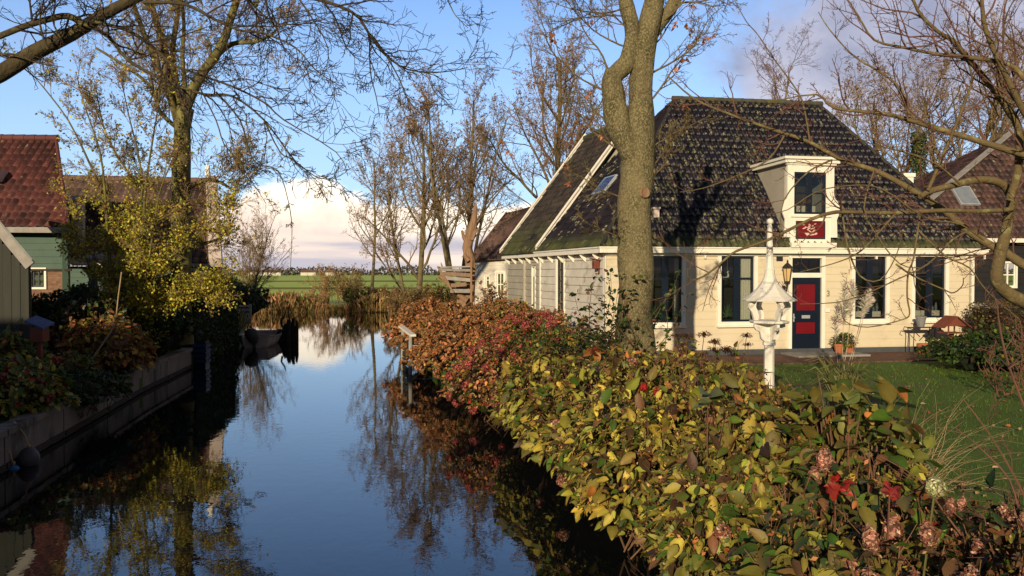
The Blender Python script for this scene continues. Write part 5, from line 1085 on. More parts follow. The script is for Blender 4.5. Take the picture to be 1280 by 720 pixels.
def hedge_block(lab, A, B, wd, z0, z1, n, pal, seed, ls=.07, name='clipped_hedge', core=(.015, .018, .01)):
    A, B = Vector(A), Vector(B); u = (B-A).normalized(); L = (B-A).length; w_ = Vector((-u.y, u.x, 0)); t = thing(name, lab, 'hedge', (*(A+B).xy/2, z0)); rng = np.random.default_rng(seed); q = MB()
    q.hexa(A+u*.08+w_*.08+Vector((0, 0, z0)), u*(L-.16), w_*(wd-.16), (0, 0, z1-z0-.10)); q.build('branches', mat('hedge_twigs', core, None, 5, 1), t)
    areas = np.array([L*(z1-z0), L*(z1-z0), L*wd, wd*(z1-z0), wd*(z1-z0)]); f = rng.choice(5, n, p=areas/areas.sum()); a, b = rng.random(n), rng.random(n); dep = rng.normal(0, .035, n)
    P = np.zeros((n, 3)); D = np.zeros((n, 3)); U3, W3, Z3 = np.array(tuple(u)), np.array(tuple(w_)), np.array([0, 0, 1.]); O = np.array((A.x, A.y, z0)); H = z1-z0
    for k, (o, e1, e2, nn) in enumerate(((O, U3*L, Z3*H, -W3), (O+W3*wd, U3*L, Z3*H, W3), (O+Z3*H, U3*L, W3*wd, Z3), (O, W3*wd, Z3*H, -U3), (O+U3*L, W3*wd, Z3*H, U3))):
        i = f == k; P[i] = o+a[i, None]*e1+b[i, None]*e2+dep[i, None]*nn; D[i] = nn
    P += np.array([[.05*noise.noise(Vector(p)*1.3)] for p in P])*D
    m = MB(); m.scatter(*LTs, P, rng.normal(0, 1, (n, 3))+D*.6, D+rng.normal(0, .5, (n, 3)), ls*rng.uniform(.6, 1.3, n), pick(rng, pal, n)); m.build('leaves', LEAF, t); return t
hedge_block('tall dark ivy green hedge at the canal edge beside the rowing boat', (bankL(24.6)+.12, 24.6, 0), (bankL(30.8)+.15, 30.8, 0), 2.4, -.02, 2.62, 17000, PAL_D, 50, .11)
hedge_block('clipped brown hedge in front of the black barn, right of the cottage', (13.6, 22.2, 0), (22, 24.2, 0), 1.2, GZ, 1.95, 16000, [(DB, 3), (BR, 2.2), (OL, .8), (G, .8)], 51, .07, core=(.03, .02, .012))
shrub('evergreen_shrub', 'low rounded dark green bush below the wooden bird feeder', 'shrub', (11.9, 19.6), 1.5, 1.2, .4, 1.45, 4600, .09, PAL_D+[(G, 2)], 39, corer=.88, core=(.014, .02, .01))
shrub('evergreen_shrub', 'dark rounded bush at the right edge in front of the brown hedge', 'shrub', (13.6, 18.6), 1.6, 1.2, .4, 1.75, 4200, .09, PAL_D+[(DB, 2)], 40, corer=.88, core=(.014, .02, .01))
hedge_block('brown twiggy screen between the dark shed and the leafy tree', (-12.6, 20.6, 0), (-10.6, 21.0, 0), .35, GZ, 2.25, 3800, [(BR, 3), (DB, 3), (TAN, .5), (OL, .5)], 58, .08, name='twig_screen', core=(.06, .035, .02))
def planter():
    a, z = F_.hit(1044, 430); c = F_.p(a, GZ+.08, .45); t = thing('flower_planter', 'terracotta pots with trailing green plants beside the doorstep', 'planter', c); rng = np.random.default_rng(9)
    for k, dx in enumerate((-.16, .16)):
        q = MB(); q.lathe(c+F_.u*dx, [(.10, 0), (.15, .2), (.165, .2), (.165, .26), (.14, .26)], 12); q.build('pot', MT_['terra'], t)
    n = 700; d = rng.normal(0, 1, (n, 3)); d /= np.linalg.norm(d, axis=1)[:, None]; P = d*np.array([.38, .2, .2])*rng.uniform(.5, 1, (n, 1))+np.array(tuple(c+Vector((0, 0, .34))))
    q = MB(); q.scatter(*LT, P, d, d+np.array([0, 0, 1]), rng.uniform(.05, .1, n), pick(rng, [(G, 3), (YG, 1.5), (DG, 1)], n)); q.build('leaves', LEAF, t)
planter()
def pampas():
    c = Vector((at(1052, 470, 15.5).x, 15.5, GZ)); t = thing('pampas_grass', 'pale pampas grass plumes on tall stalks in front of the window right of the door', 'ornamental grass', c); rg = random.Random(8); rng = np.random.default_rng(8)
    for i, (px, py0, py1) in enumerate(((1047, 425, 375), (1057, 408, 352), (1066, 398, 350), (1079, 400, 362), (1084, 392, 372))):
        a = at(px-3, py0, 15.5+i*.1); b = at(px+rg.uniform(-2, 8), py1, 15.5+i*.1); s = MB(); s.tube([c+Vector((rg.uniform(-.15, .25), 0, 0)), a.lerp(c, .4), a, b], [.008, .007, .005, .002], 5, col=(.45, .36, .22)); s.build('stalk', PLAIN, t)
        n = 260; f = rng.random(n); P = np.array([tuple(a.lerp(b, x)) for x in f]); d = rng.normal(0, 1, (n, 3))*np.array([1, 1, .35])+np.array([.35, 0, .9]); w_ = .05+.10*np.sin(f*math.pi)
        q = MB(); q.scatter(np.array([(0, .03, 0), (.5, .05, -.03), (1, 0, -.25), (.5, -.05, -.03), (0, -.03, 0)], float), np.array([(0, 1, 4), (1, 3, 4), (1, 2, 3)]), P, d, rng.normal(0, 1, (n, 3)), w_*1.1, pick(rng, [((.78, .70, .58), 2), ((.6, .54, .45), 1)], n, .12)); q.build('plume', DRY, t)
    q = MB()
    for k in range(90):
        a = rg.uniform(0, 6.28); L = rg.uniform(.5, 1.1); d = Vector((math.cos(a)*.5, math.sin(a)*.5, 1)); p = c+Vector((rg.uniform(-.2, .2), rg.uniform(-.15, .15), 0)); q.tube([p, p+d*L*.5, p+d*L*.8+Vector((0, 0, -.1)), p+d*L+Vector((math.cos(a)*.2, math.sin(a)*.2, -.4))], [.009, .008, .005, .001], 3, col=(.20, .19, .07))
    q.build('blades', PLAIN, t)
pampas()
def dry_tuft():
    c = Vector((at(1122, 560, 8.2).x, 8.2, GZ)); t = thing('dead_grass_tuft', 'fountain of tangled straw coloured dead stems on the lawn edge', 'dry plant', c); rg = random.Random(18); q = MB()
    for k in range(230):
        a = rg.uniform(0, 6.28); L = rg.uniform(.6, 1.55); sp = rg.uniform(.15, .75); d = Vector((math.cos(a)*sp, math.sin(a)*sp, 1)).normalized(); p = c+Vector((rg.uniform(-.2, .2), rg.uniform(-.2, .2), 0)); pts = [p.copy()]
        for i in range(6): d = (d+Vector((rg.uniform(-.4, .4)+math.cos(a)*.1, rg.uniform(-.35, .35), rg.uniform(-.3, .15)-.1*i*.4))).normalized(); p = p+d*L/6; pts.append(p.copy())
        q.tube(pts, [.0038*(1-i*.13) for i in range(7)], 3, col=random.Random(k).choice([(.40, .27, .14), (.30, .2, .11), (.5, .38, .2)]))
    q.build('stems', PLAIN, t)
dry_tuft()
# ------------------------------------------------------------------ grass, reeds, fallen leaves
def strands(name, n, fx, fy, fz, h, col, seed, wd=.012, kind='stuff', lean=.3, m=None, label=None):
    rng = np.random.default_rng(seed); x, y = fx(rng, n), fy(rng, n); 
    if callable(x): x = x(y)
    z = fz(x, y) if callable(fz) else np.full(n, fz); hh = h*rng.uniform(.5, 1.15, n); d = rng.normal(0, lean, (n, 3)); d[:, 2] = 1
    tm = (np.array([(0, .5, 0), (0, -.5, 0), (.55, .35, .05), (.55, -.35, .05), (1, 0, .18)], float), np.array([(0, 1, 3), (0, 3, 2), (2, 3, 4)])); tv = tm[0].copy(); tv[:, 1] *= wd/h
    q = MB(); q.scatter(tv, tm[1], np.stack([x, y, z], 1), d, rng.normal(0, 1, (n, 3)), hh, pick(rng, col, n)); return tag(q.build(name, m or LEAF), label or name.replace('_', ' ')+' growing along the bank', name.split('_')[0], kind=kind)
LG = [((.085, .175, .012), 3), ((.12, .20, .018), 2), ((.10, .11, .03), .7)]
def fxr(a, b): return lambda r, n: r.uniform(a, b, n)
def keep_right(r, n): return None
def grass_patch():
    rng = np.random.default_rng(3); n = 42000; y = 7.5+rng.random(n)**1.3*13.2; x = 2.0+rng.random(n)*(y*.70+1.5-2.0); ok = (x > np.array([bankR(q) for q in y])+.3); x, y = x[ok], y[ok]; n = len(x)
    tv = np.array([(0, .05, 0), (0, -.05, 0), (.6, .035, .12), (.6, -.035, .12), (1, 0, .35)], float); tf = np.array([(0, 1, 3), (0, 3, 2), (2, 3, 4)]); d = rng.normal(0, .4, (n, 3)); d[:, 2] = 1
    q = MB(); q.scatter(tv, tf, np.stack([x, y, np.full(n, GZ-.06)], 1), d, rng.normal(0, 1, (n, 3)), rng.uniform(.04, .09, n)*(1+y*.03), pick(rng, LG, n)); tag(q.build('lawn_grass', LEAF), 'short green lawn grass in front of the cottage terrace', 'grass', kind='stuff')
    n = 300; y = rng.uniform(7, 20, n); x = y*rng.uniform(.35, .68, n); q = MB(); d = rng.normal(0, 1, (n, 3))*np.array([1, 1, .2]); q.scatter(*LT, np.stack([x, y, np.full(n, GZ+.03)], 1), d, rng.normal(0, .3, (n, 3))+np.array([0, 0, 1]), rng.uniform(.04, .10, n), pick(rng, [(TAN, 2), (OR, 1), (BR, 2)], n)); tag(q.build('fallen_leaves', DRY), 'fallen brown leaves scattered on the lawn', 'leaves', kind='stuff')
    # rough grass along both banks
    n = 9000; y = rng.uniform(30, 57.5, n); s = rng.random(n) < .55; x = np.where(s, [bankR(q) for q in y]+rng.exponential(1.2, n), [bankL(q) for q in y]-rng.exponential(1.2, n)); q = MB(); d = rng.normal(0, .35, (n, 3)); d[:, 2] = 1
    q.scatter(tv*np.array([1, .6, 1]), tf, np.stack([x, y, np.full(n, GZ-.15)], 1), d, rng.normal(0, 1, (n, 3)), rng.uniform(.3, .9, n), pick(rng, [(OL, 2), (TAN, 2), (G, 2), (BR, 2)], n)); tag(q.build('bank_grass', LEAF), 'rough tawny grass along both banks of the canal', 'grass', kind='stuff')
grass_patch()
def reeds():
    rng = np.random.default_rng(6); n = 16000; x = rng.uniform(-30, 8, n); cl = np.array([noise.noise((q*.35, 3.3, 0)) for q in x]); h = (.75+.8*cl)*rng.uniform(.5, 1.2, n); h = np.clip(h, .25, 2.4); y = 57.9+rng.exponential(.8, n)-.6
    tv = np.array([(0, .012, 0), (0, -.012, 0), (.6, .012, .04), (.6, -.012, .04), (.8, .03, .07), (.8, -.03, .07), (1, 0, .13)], float); tf = np.array([(0, 1, 3), (0, 3, 2), (2, 3, 5), (2, 5, 4), (4, 5, 6)]); d = rng.normal(0, .28, (n, 3)); d[:, 2] = 1
    q = MB(); q.scatter(tv*np.array([1, 1.5, 1]), tf, np.stack([x, y, np.full(n, -.02)], 1), d, rng.normal(0, 1, (n, 3)), h*1.15, pick(rng, [((.42, .26, .12), 4), ((.32, .18, .08), 3), ((.2, .16, .05), 2), ((.10, .12, .03), 1.5)], n)); tag(q.build('reeds', DRY), 'tawny reeds along the far edge of the canal', 'reeds', kind='stuff')
reeds()
def treeline():
    rng = np.random.default_rng(12); q = MB(); n = 9000; x = rng.uniform(-420, 420, n); hh = 3.5+3*np.array([noise.noise((v*.03, 0, 5)) for v in x])+2.5*np.array([noise.noise((v*.13, 0, 1)) for v in x]); hh = np.clip(hh*1.6, 2.5, 14); y = 620+rng.uniform(0, 25, n)
    z = rng.random(n)**.8*hh; d = rng.normal(0, 1, (n, 3)); q.scatter(*LTs, np.stack([x, y, z], 1), d, rng.normal(0, 1, (n, 3)), rng.uniform(1.6, 3.4, n), pick(rng, [((.11, .10, .085), 3), ((.15, .11, .08), 2), ((.08, .09, .06), 2)], n)); tag(q.build('distant_woods', DRY), 'thin line of bare woods on the horizon beyond the fields', 'woods', kind='stuff')
    gm = mat('greenhouse_white', (.6, .55, .48), None, 3, .6); rm = MT_['tilebr']
    for i, (px, w_, lb) in enumerate(((322, 14, 'leftmost pale farm building on the horizon'), (343, 9, 'second pale farm building on the horizon'), (385, 11, 'pale farm building on the horizon below the big cloud'), (412, 7, 'small pale shed on the horizon left of the willow bush'))):
        c = at(px, 340, 590); t = thing('farm_building', lb, 'building', (c.x, c.y, .3), None); m = MB(); m.box(c.x-w_/2, c.x+w_/2, c.y, c.y+7, .3, 2.6); m.build('wall', gm, t); m = MB(); m.poly([(c.x-w_/2-.3, c.y-.3, 2.6), (c.x-w_/2-.3, c.y+3.5, 4.6), (c.x-w_/2-.3, c.y+7.3, 2.6)], w_+.6, (1, 0, 0)); m.build('roof', rm, t)
treeline()
# ------------------------------------------------------------------ bare trees
def smooth_pts(P, k=3):
    out = []
    for i in range(len(P)-1):
        a = P[max(0, i-1)]; b = P[i]; c = P[i+1]; d = P[min(len(P)-1, i+2)]
        for j in range(k):
            t = j/k; out.append(.5*((2*b)+(c-a)*t+(2*a-5*b+4*c-d)*t*t+(3*b-a-3*c+d)*t**3))
    out.append(P[-1]); return out
class Tree:
    def __init__(s, seed): s.rg = random.Random(seed); s.big = MB(); s.tw = MB(); s.lp = []; s.ld = []
    def pol(s, pts, rad, k=8, twig=False, lump=.0): (s.tw if twig else s.big).tube(pts, rad, k, lump=lump)
    def grow(s, p, d, L, r, lvl, P):
        rg = s.rg; n = P['seg'][lvl]; pts = [p.copy()]; rad = [r]; d = d.normalized(); end = P.get('end', .3); ds = []
        for i in range(n):
            w = P['wob'][lvl]; d = (d+Vector((rg.gauss(0, w), rg.gauss(0, w), rg.gauss(0, w)))+Vector((0, 0, P['up'][lvl]))).normalized(); p = p+d*(L/n); pts.append(p.copy()); ds.append(d.copy()); rad.append(max(P['rmin'], r*(1-(1-end)*(i+1)/n)))
        k = 9 if lvl == 0 else (6 if lvl == 1 else (4 if lvl == 2 else 3)); s.pol(pts, rad, k, lvl >= P.get('twl', 2), .12 if lvl == 0 else 0)
        if lvl >= P['max']:
            if rg.random() < P.get('leaf', 0):
                for _ in range(P.get('ln', 1)): i = rg.randrange(1, len(pts)); g_ = P.get('lsp', .03); s.lp.append(tuple(pts[i]+Vector((rg.gauss(0, g_), rg.gauss(0, g_), rg.gauss(0, g_))))); s.ld.append((rg.gauss(0, 1), rg.gauss(0, 1), rg.gauss(-.5, .7)))
            return
        s.kids(pts, rad, ds, L, lvl, P)
    def kids(s, pts, rad, ds, L, lvl, P):
        rg = s.rg; nc = P['n'][lvl]; st = P['start'][lvl]
        for j in range(nc):
            f = st+(1-st)*(j+rg.random())/nc; x = f*(len(pts)-1); i = min(int(x), len(pts)-2); q = pts[i].lerp(pts[i+1], x-i); dd = ds[min(i, len(ds)-1)]
            a = rg.uniform(0, 2*math.pi); perp = dd.orthogonal().normalized(); perp = Matrix.Rotation(a, 3, dd)@perp; an = P['ang'][lvl]*rg.uniform(.7, 1.3); nd = dd*math.cos(an)+perp*math.sin(an)
            s.grow(q, nd, L*P['ratio'][lvl]*rg.uniform(.6, 1.15)*(1.15-.55*f), min(rad[i]*.65, rad[i]*P.get('rr', .55)+.001), lvl+1, P)
    def finish(s, name, lab, cat, base, mb, mt, leafsize=.07, pal=None, group=None, tm=LT, lm=None, thin=0):
        t = thing(name, lab, cat, base, group)
        if s.big.v or s.big.pend: s.big.build('trunk', mb, t, smooth=True)
        if s.tw.v or s.tw.pend: s.tw.build('twigs', mt, t)
        if s.lp and thin:
            kp = [i for i in range(len(s.lp)) if s.rg.random() < min(1, max(.12, (thin-s.lp[i][2])/3.2))]; s.lp = [s.lp[i] for i in kp]; s.ld = [s.ld[i] for i in kp]
        if s.lp:
            rng = np.random.default_rng(1); n = len(s.lp); m = MB(); m.scatter(*tm, s.lp, s.ld, rng.normal(0, 1, (n, 3))+np.array([0, 0, .5]), leafsize*rng.uniform(.6, 1.3, n), pick(rng, pal, n)); m.build('leaves', lm or LEAF, t)
        return t
def std(rmin=.006, **k):
    P = dict(seg=[10, 8, 6, 5, 4], wob=[.05, .12, .16, .2, .22], up=[.04, .08, .06, .04, .0], n=[11, 9, 7, 5], start=[.3, .22, .15, .15], ang=[.6, .65, .7, .75], ratio=[.55, .5, .45, .5], max=4, rmin=rmin, rr=.5, leaf=0, twl=2)
    P.update(k); return P
DK = [((.10, .055, .03), 3), ((.22, .12, .06), 2)]
BL = [((.30, .13, .06), 3), ((.2, .09, .05), 2)]
bt = 'bare trees beyond the canal bend'
def far_tree(px, pb, ptop, Y, seed, lab, stems=1, r=.16, spread=.18, P=None, name='bare_tree', pal=DK, leafsize=.125, cat='tree', mt='twig', mb='bark2', group=bt, gz=.3):
    T = Tree(seed); b = at(px, pb, Y); b.z = gz; H = (at(px, ptop, Y).z-gz)*(.98 if px > 900 else .90); P = P or std()
    for k in range(stems):
        a = T.rg.uniform(0, 6.28) if stems > 2 else (math.pi*k+T.rg.uniform(-.3, .3)); o = Vector((math.cos(a), math.sin(a)*.6, 0))*(.25 if stems > 1 else 0); d = Vector((math.cos(a)*spread, math.sin(a)*spread, 1)) if stems > 1 else Vector((spread*.2, 0, 1))
        T.grow(b+o, d, H*(.97 if k == 0 else T.rg.uniform(.72, .95)), r*(1 if k == 0 else T.rg.uniform(.6, .85)), 0, P)
    return T.finish(name, lab, cat, b, MT_[mb], MT_[mt], leafsize, pal, group, LTs)
far_tree(463, 372, 170, 59, 101, 'slender bare tree standing alone left of the taller group, by the reeds', 1, .14, P=std(n=[9, 6, 5, 4], leaf=.35, rmin=.008))
far_tree(515, 372, 132, 50, 102, 'bushy multi-stemmed tree with dark seed clusters, shortest of the tall group', 2, .20, .2, P=std(n=[14, 9, 7, 4], start=[.14, .2, .15, .15], leaf=.5, rmin=.009))
far_tree(575, 374, 78, 46, 103, 'tall many-stemmed alder behind the broken trunk', 5, .17, .17, P=std(n=[11, 8, 6, 4], start=[.3, .2, .15, .15], leaf=.42, rmin=.008, ratio=[.42, .5, .45, .5]))
far_tree(676, 372, 42, 52, 104, 'tallest bare tree, rising behind the roof of the timber wing', 1, .30, P=std(n=[18, 10, 7, 4], ang=[.75, .65, .7, .75], start=[.25, .2, .15, .15], leaf=.45, rmin=.008, ratio=[.48, .5, .45, .5]), pal=BL)
far_tree(735, 372, 70, 48, 105, 'bare tree with brown leaves just left of the big foreground trunk', 2, .2, .2, P=std(n=[13, 9, 6, 4], leaf=.6, ln=2, rmin=.008), pal=BL)
far_tree(968, 372, 88, 60, 106, 'fine twigged purple brown birch behind the cottage ridge', 1, .18, P=std(n=[16, 10, 8, 5], wob=[.05, .15, .2, .25, .3], rmin=.006, ratio=[.42, .5, .5, .5]), mt='twigred')
far_tree(1085, 372, 105, 46, 107, 'bare tree with small brown seed clusters behind the right slope of the cottage roof', 2, .2, .25, P=std(n=[13, 8, 6, 4], leaf=.5, rmin=.008))
far_tree(1152, 372, 62, 44, 108, 'ivy clad tree with brown seed clusters between cottage and barn', 2, .26, .22, P=std(n=[14, 9, 6, 4], leaf=.55, rmin=.008))
far_tree(1215, 372, 75, 46, 109, 'bare tree with seed clusters rising behind the black barn', 2, .2, .2, P=std(n=[13, 9, 6, 4], leaf=.5, rmin=.008))
far_tree(308, 372, 258, 47, 110, 'low bare willow behind the brown roofed house, beside the far hedge', 5, .07, .26, P=std(n=[9, 7, 5, 3], seg=[7, 6, 5, 4, 3], rmin=.006, start=[.1, .1, .1, .1], ratio=[.6, .5, .5, .5], up=[.06, .1, .08, .05, 0]), mt='twig')
# ivy on that trunk
def ivy(px, py0, py1, Y, r, lab, n, seed):
    rng = np.random.default_rng(seed); a, b = at(px, py0, Y), at(px, py1, Y); t = thing('ivy', lab, 'climber', a); f = rng.random(n); an = rng.uniform(0, 6.28, n); rr = r*(.75+.4*np.array([noise.noise((0, 0, q*7)) for q in f]))*(1-.25*f)
    P = np.array(tuple(a))*(1-f[:, None])+np.array(tuple(b))*f[:, None]+np.stack([np.cos(an)*rr, np.sin(an)*rr, np.zeros(n)], 1); q = MB(); q.scatter(*LTs, P, rng.normal(0, 1, (n, 3)), np.stack([np.cos(an), np.sin(an), np.full(n, .3)], 1), rng.uniform(.08, .2, n), pick(rng, [(DG, 3), (G, 1.5), (OL, 1)], n)); q.build('leaves', LEAF, t)
    q = MB(); q.tube([a, a.lerp(b, .5), b], [r*.35, r*.3, r*.2], 6); q.build('stems', MT_['bark2'], t)
ivy(1148, 345, 165, 43.6, .62, 'thick column of ivy on the tree between cottage and barn', 3500, 4)
# willow bush and scrub on the right bank far end
def scrub(px, Y, w_, h, lab, n, seed, pal, name='scrub_bush', leafn=0, mt='twig', gz=.25):
    rg = random.Random(seed); T = Tree(seed); b = at(px, 370, Y); b.z = gz
    for k in range(n):
        a = rg.uniform(0, 6.28); sp = rg.uniform(.05, .55); d = Vector((math.cos(a)*sp, math.sin(a)*sp, 1)).normalized(); o = b+Vector((rg.uniform(-w_, w_)*.6, rg.uniform(-.6, .6), 0))
        T.grow(o, d, h*rg.uniform(.5, 1.0), .018, 0, dict(seg=[6, 4, 3], wob=[.1, .15, .2], up=[.02, .05, 0], n=[6, 4], start=[.25, .2], ang=[.5, .5], ratio=[.45, .5], max=2, rmin=.007, leaf=leafn, ln=3, twl=1))
    T.finish(name, lab, 'shrub', b, MT_[mt], MT_[mt], .12, pal, None, LTs, DRY)
scrub(428, 60, 2.6, 3.1, 'yellowish willow bush on the far bank in front of the meadow', 46, 201, [(TAN, 3), (YG, 1), (OR, 1)], leafn=.9)
scrub(395, 59.5, 1.2, 1.3, 'small tawny bush in the reeds below the big cloud', 22, 202, [(TAN, 3), (OR, 1)], leafn=.7)
scrub(448, 59, 1.5, 1.5, 'dark green brown bush at the water edge beside the slender tree', 40, 203, [(DG, 3), (G, 2), (BR, 2)], leafn=1)
scrub(485, 59.5, 2.6, 1.5, 'low brown bramble thicket under the bushy tree', 70, 204, [(BR, 3), (OL, 1), (TAN, 1)], leafn=.9)
scrub(520, 44, 2.4, 1.5, 'brown bramble thicket between the tall trees and the russet hydrangeas', 70, 205, [(BR, 3), (OL, 1.5), (TAN, 1)], leafn=.9)
scrub(545, 38, 1.4, 2.0, 'golden leaved bush left of the wooden tree house', 40, 206, [((.40, .24, .06), 3), (OL, 1), (BR, 1)], leafn=1)
scrub(615, 36, 1.5, 2.2, 'small brown leaved bush in front of the white cottage', 22, 207, [(BR, 3), (RU, 2)], leafn=.8)
scrub(640, 33, .7, 2.0, 'russet sapling against the grey timber wing', 12, 208, [(RU, 3), (BR, 2)], leafn=.9)
scrub(352, 59, 2.0, 1.2, 'tawny scrub at the left end of the reeds', 36, 209, [(TAN, 3), (BR, 2), (OR, 1)], leafn=.8)
scrub(272, 50, 1.6, 2.2, 'brown twiggy bush behind the dark green bend bush', 50, 210, [(BR, 3), (OL, 1)], leafn=.7)
scrub(1300, 15, .7, 1.6, 'bare brown rose stems at the right edge before the brown hedge', 8, 211, [(BR, 3), (OL, 1)], leafn=.15, mt='twigred')
# broken trunk with wooden platform
def treehouse():
    Y = 30; b = at(584, 384, Y); t = thing('broken_tree', 'split orange brown broken trunk with splintered top', 'tree', (b.x, Y, GZ)); S = lambda px, py, o=0: at(px, py, Y+o)
    q = MB(); q.tube([(b.x-.2, Y, GZ-.2), S(576, 382), S(586, 372), S(588, 350), S(587, 325), S(584, 310), S(588, 292), S(592, 275), S(595, 254)], [.32, .26, .19, .18, .20, .19, .17, .14, .03], 12, lump=.5)
    q.tube([S(585, 306), S(580, 297), S(577, 288)], [.08, .08, .03], 7, lump=.6); q.build('trunk', MT_['splinter'], t, smooth=False)
    q = MB(); q.tube([S(584, 372), S(574, 360), S(560, 352), S(549, 345)], [.13, .12, .1, .08], 8, lump=.3); q.build('limb', MT_['splinter'], t, smooth=True)
    for pts in ([(586, 352), (575, 344), (562, 341), (553, 334), (551, 328)], [(584, 376), (572, 368), (556, 352), (549, 350)], [(590, 300), (594, 290), (599, 286)], [(586, 326), (580, 318), (577, 322)]):
        q = MB(); q.tube([S(a, b_, -.25) for a, b_ in pts], [.11-.1*i/(len(pts)-1) for i in range(len(pts))], 7, lump=.6); q.build('broken_branch', MT_['splinter'], t)
    p = thing('tree_platform', 'rickety plank platform fixed around the broken trunk', 'platform', S(570, 345))
    A = S(548, 335, -.5); B = S(589, 334, -.5)
    q = MB(); q.hexa(A, B-A, (0, 1.0, 0), (0, 0, .05)); q.build('deck', MT_['greywood'], p)
    rg = random.Random(3)
    for k, (x0, y0, x1, y1) in enumerate(((547, 337, 588, 337), (552, 343, 586, 344), (556, 349, 587, 350), (560, 356, 584, 357), (564, 362, 584, 364))):
        q = MB(); q.bar(S(x0-rg.uniform(-4, 3), y0+rg.uniform(-2.5, 2), -.55+rg.uniform(-.12, .04)), S(x1+rg.uniform(-3, 4), y1+rg.uniform(-2, 2.5), -.5), .035, rg.uniform(.09, .15), up=(0, rg.uniform(-.3, .3), 1)); q.build('plank', MT_['wood' if k % 2 else 'greywood'], p)
    for x0, y0, x1, y1 in ((547, 333, 567, 366), (589, 318, 589, 378)): q = MB(); q.bar(S(x0, y0, -.6), S(x1, y1, -.6), .07, .07); q.build('beam', MT_['splinter'], p)
treehouse()
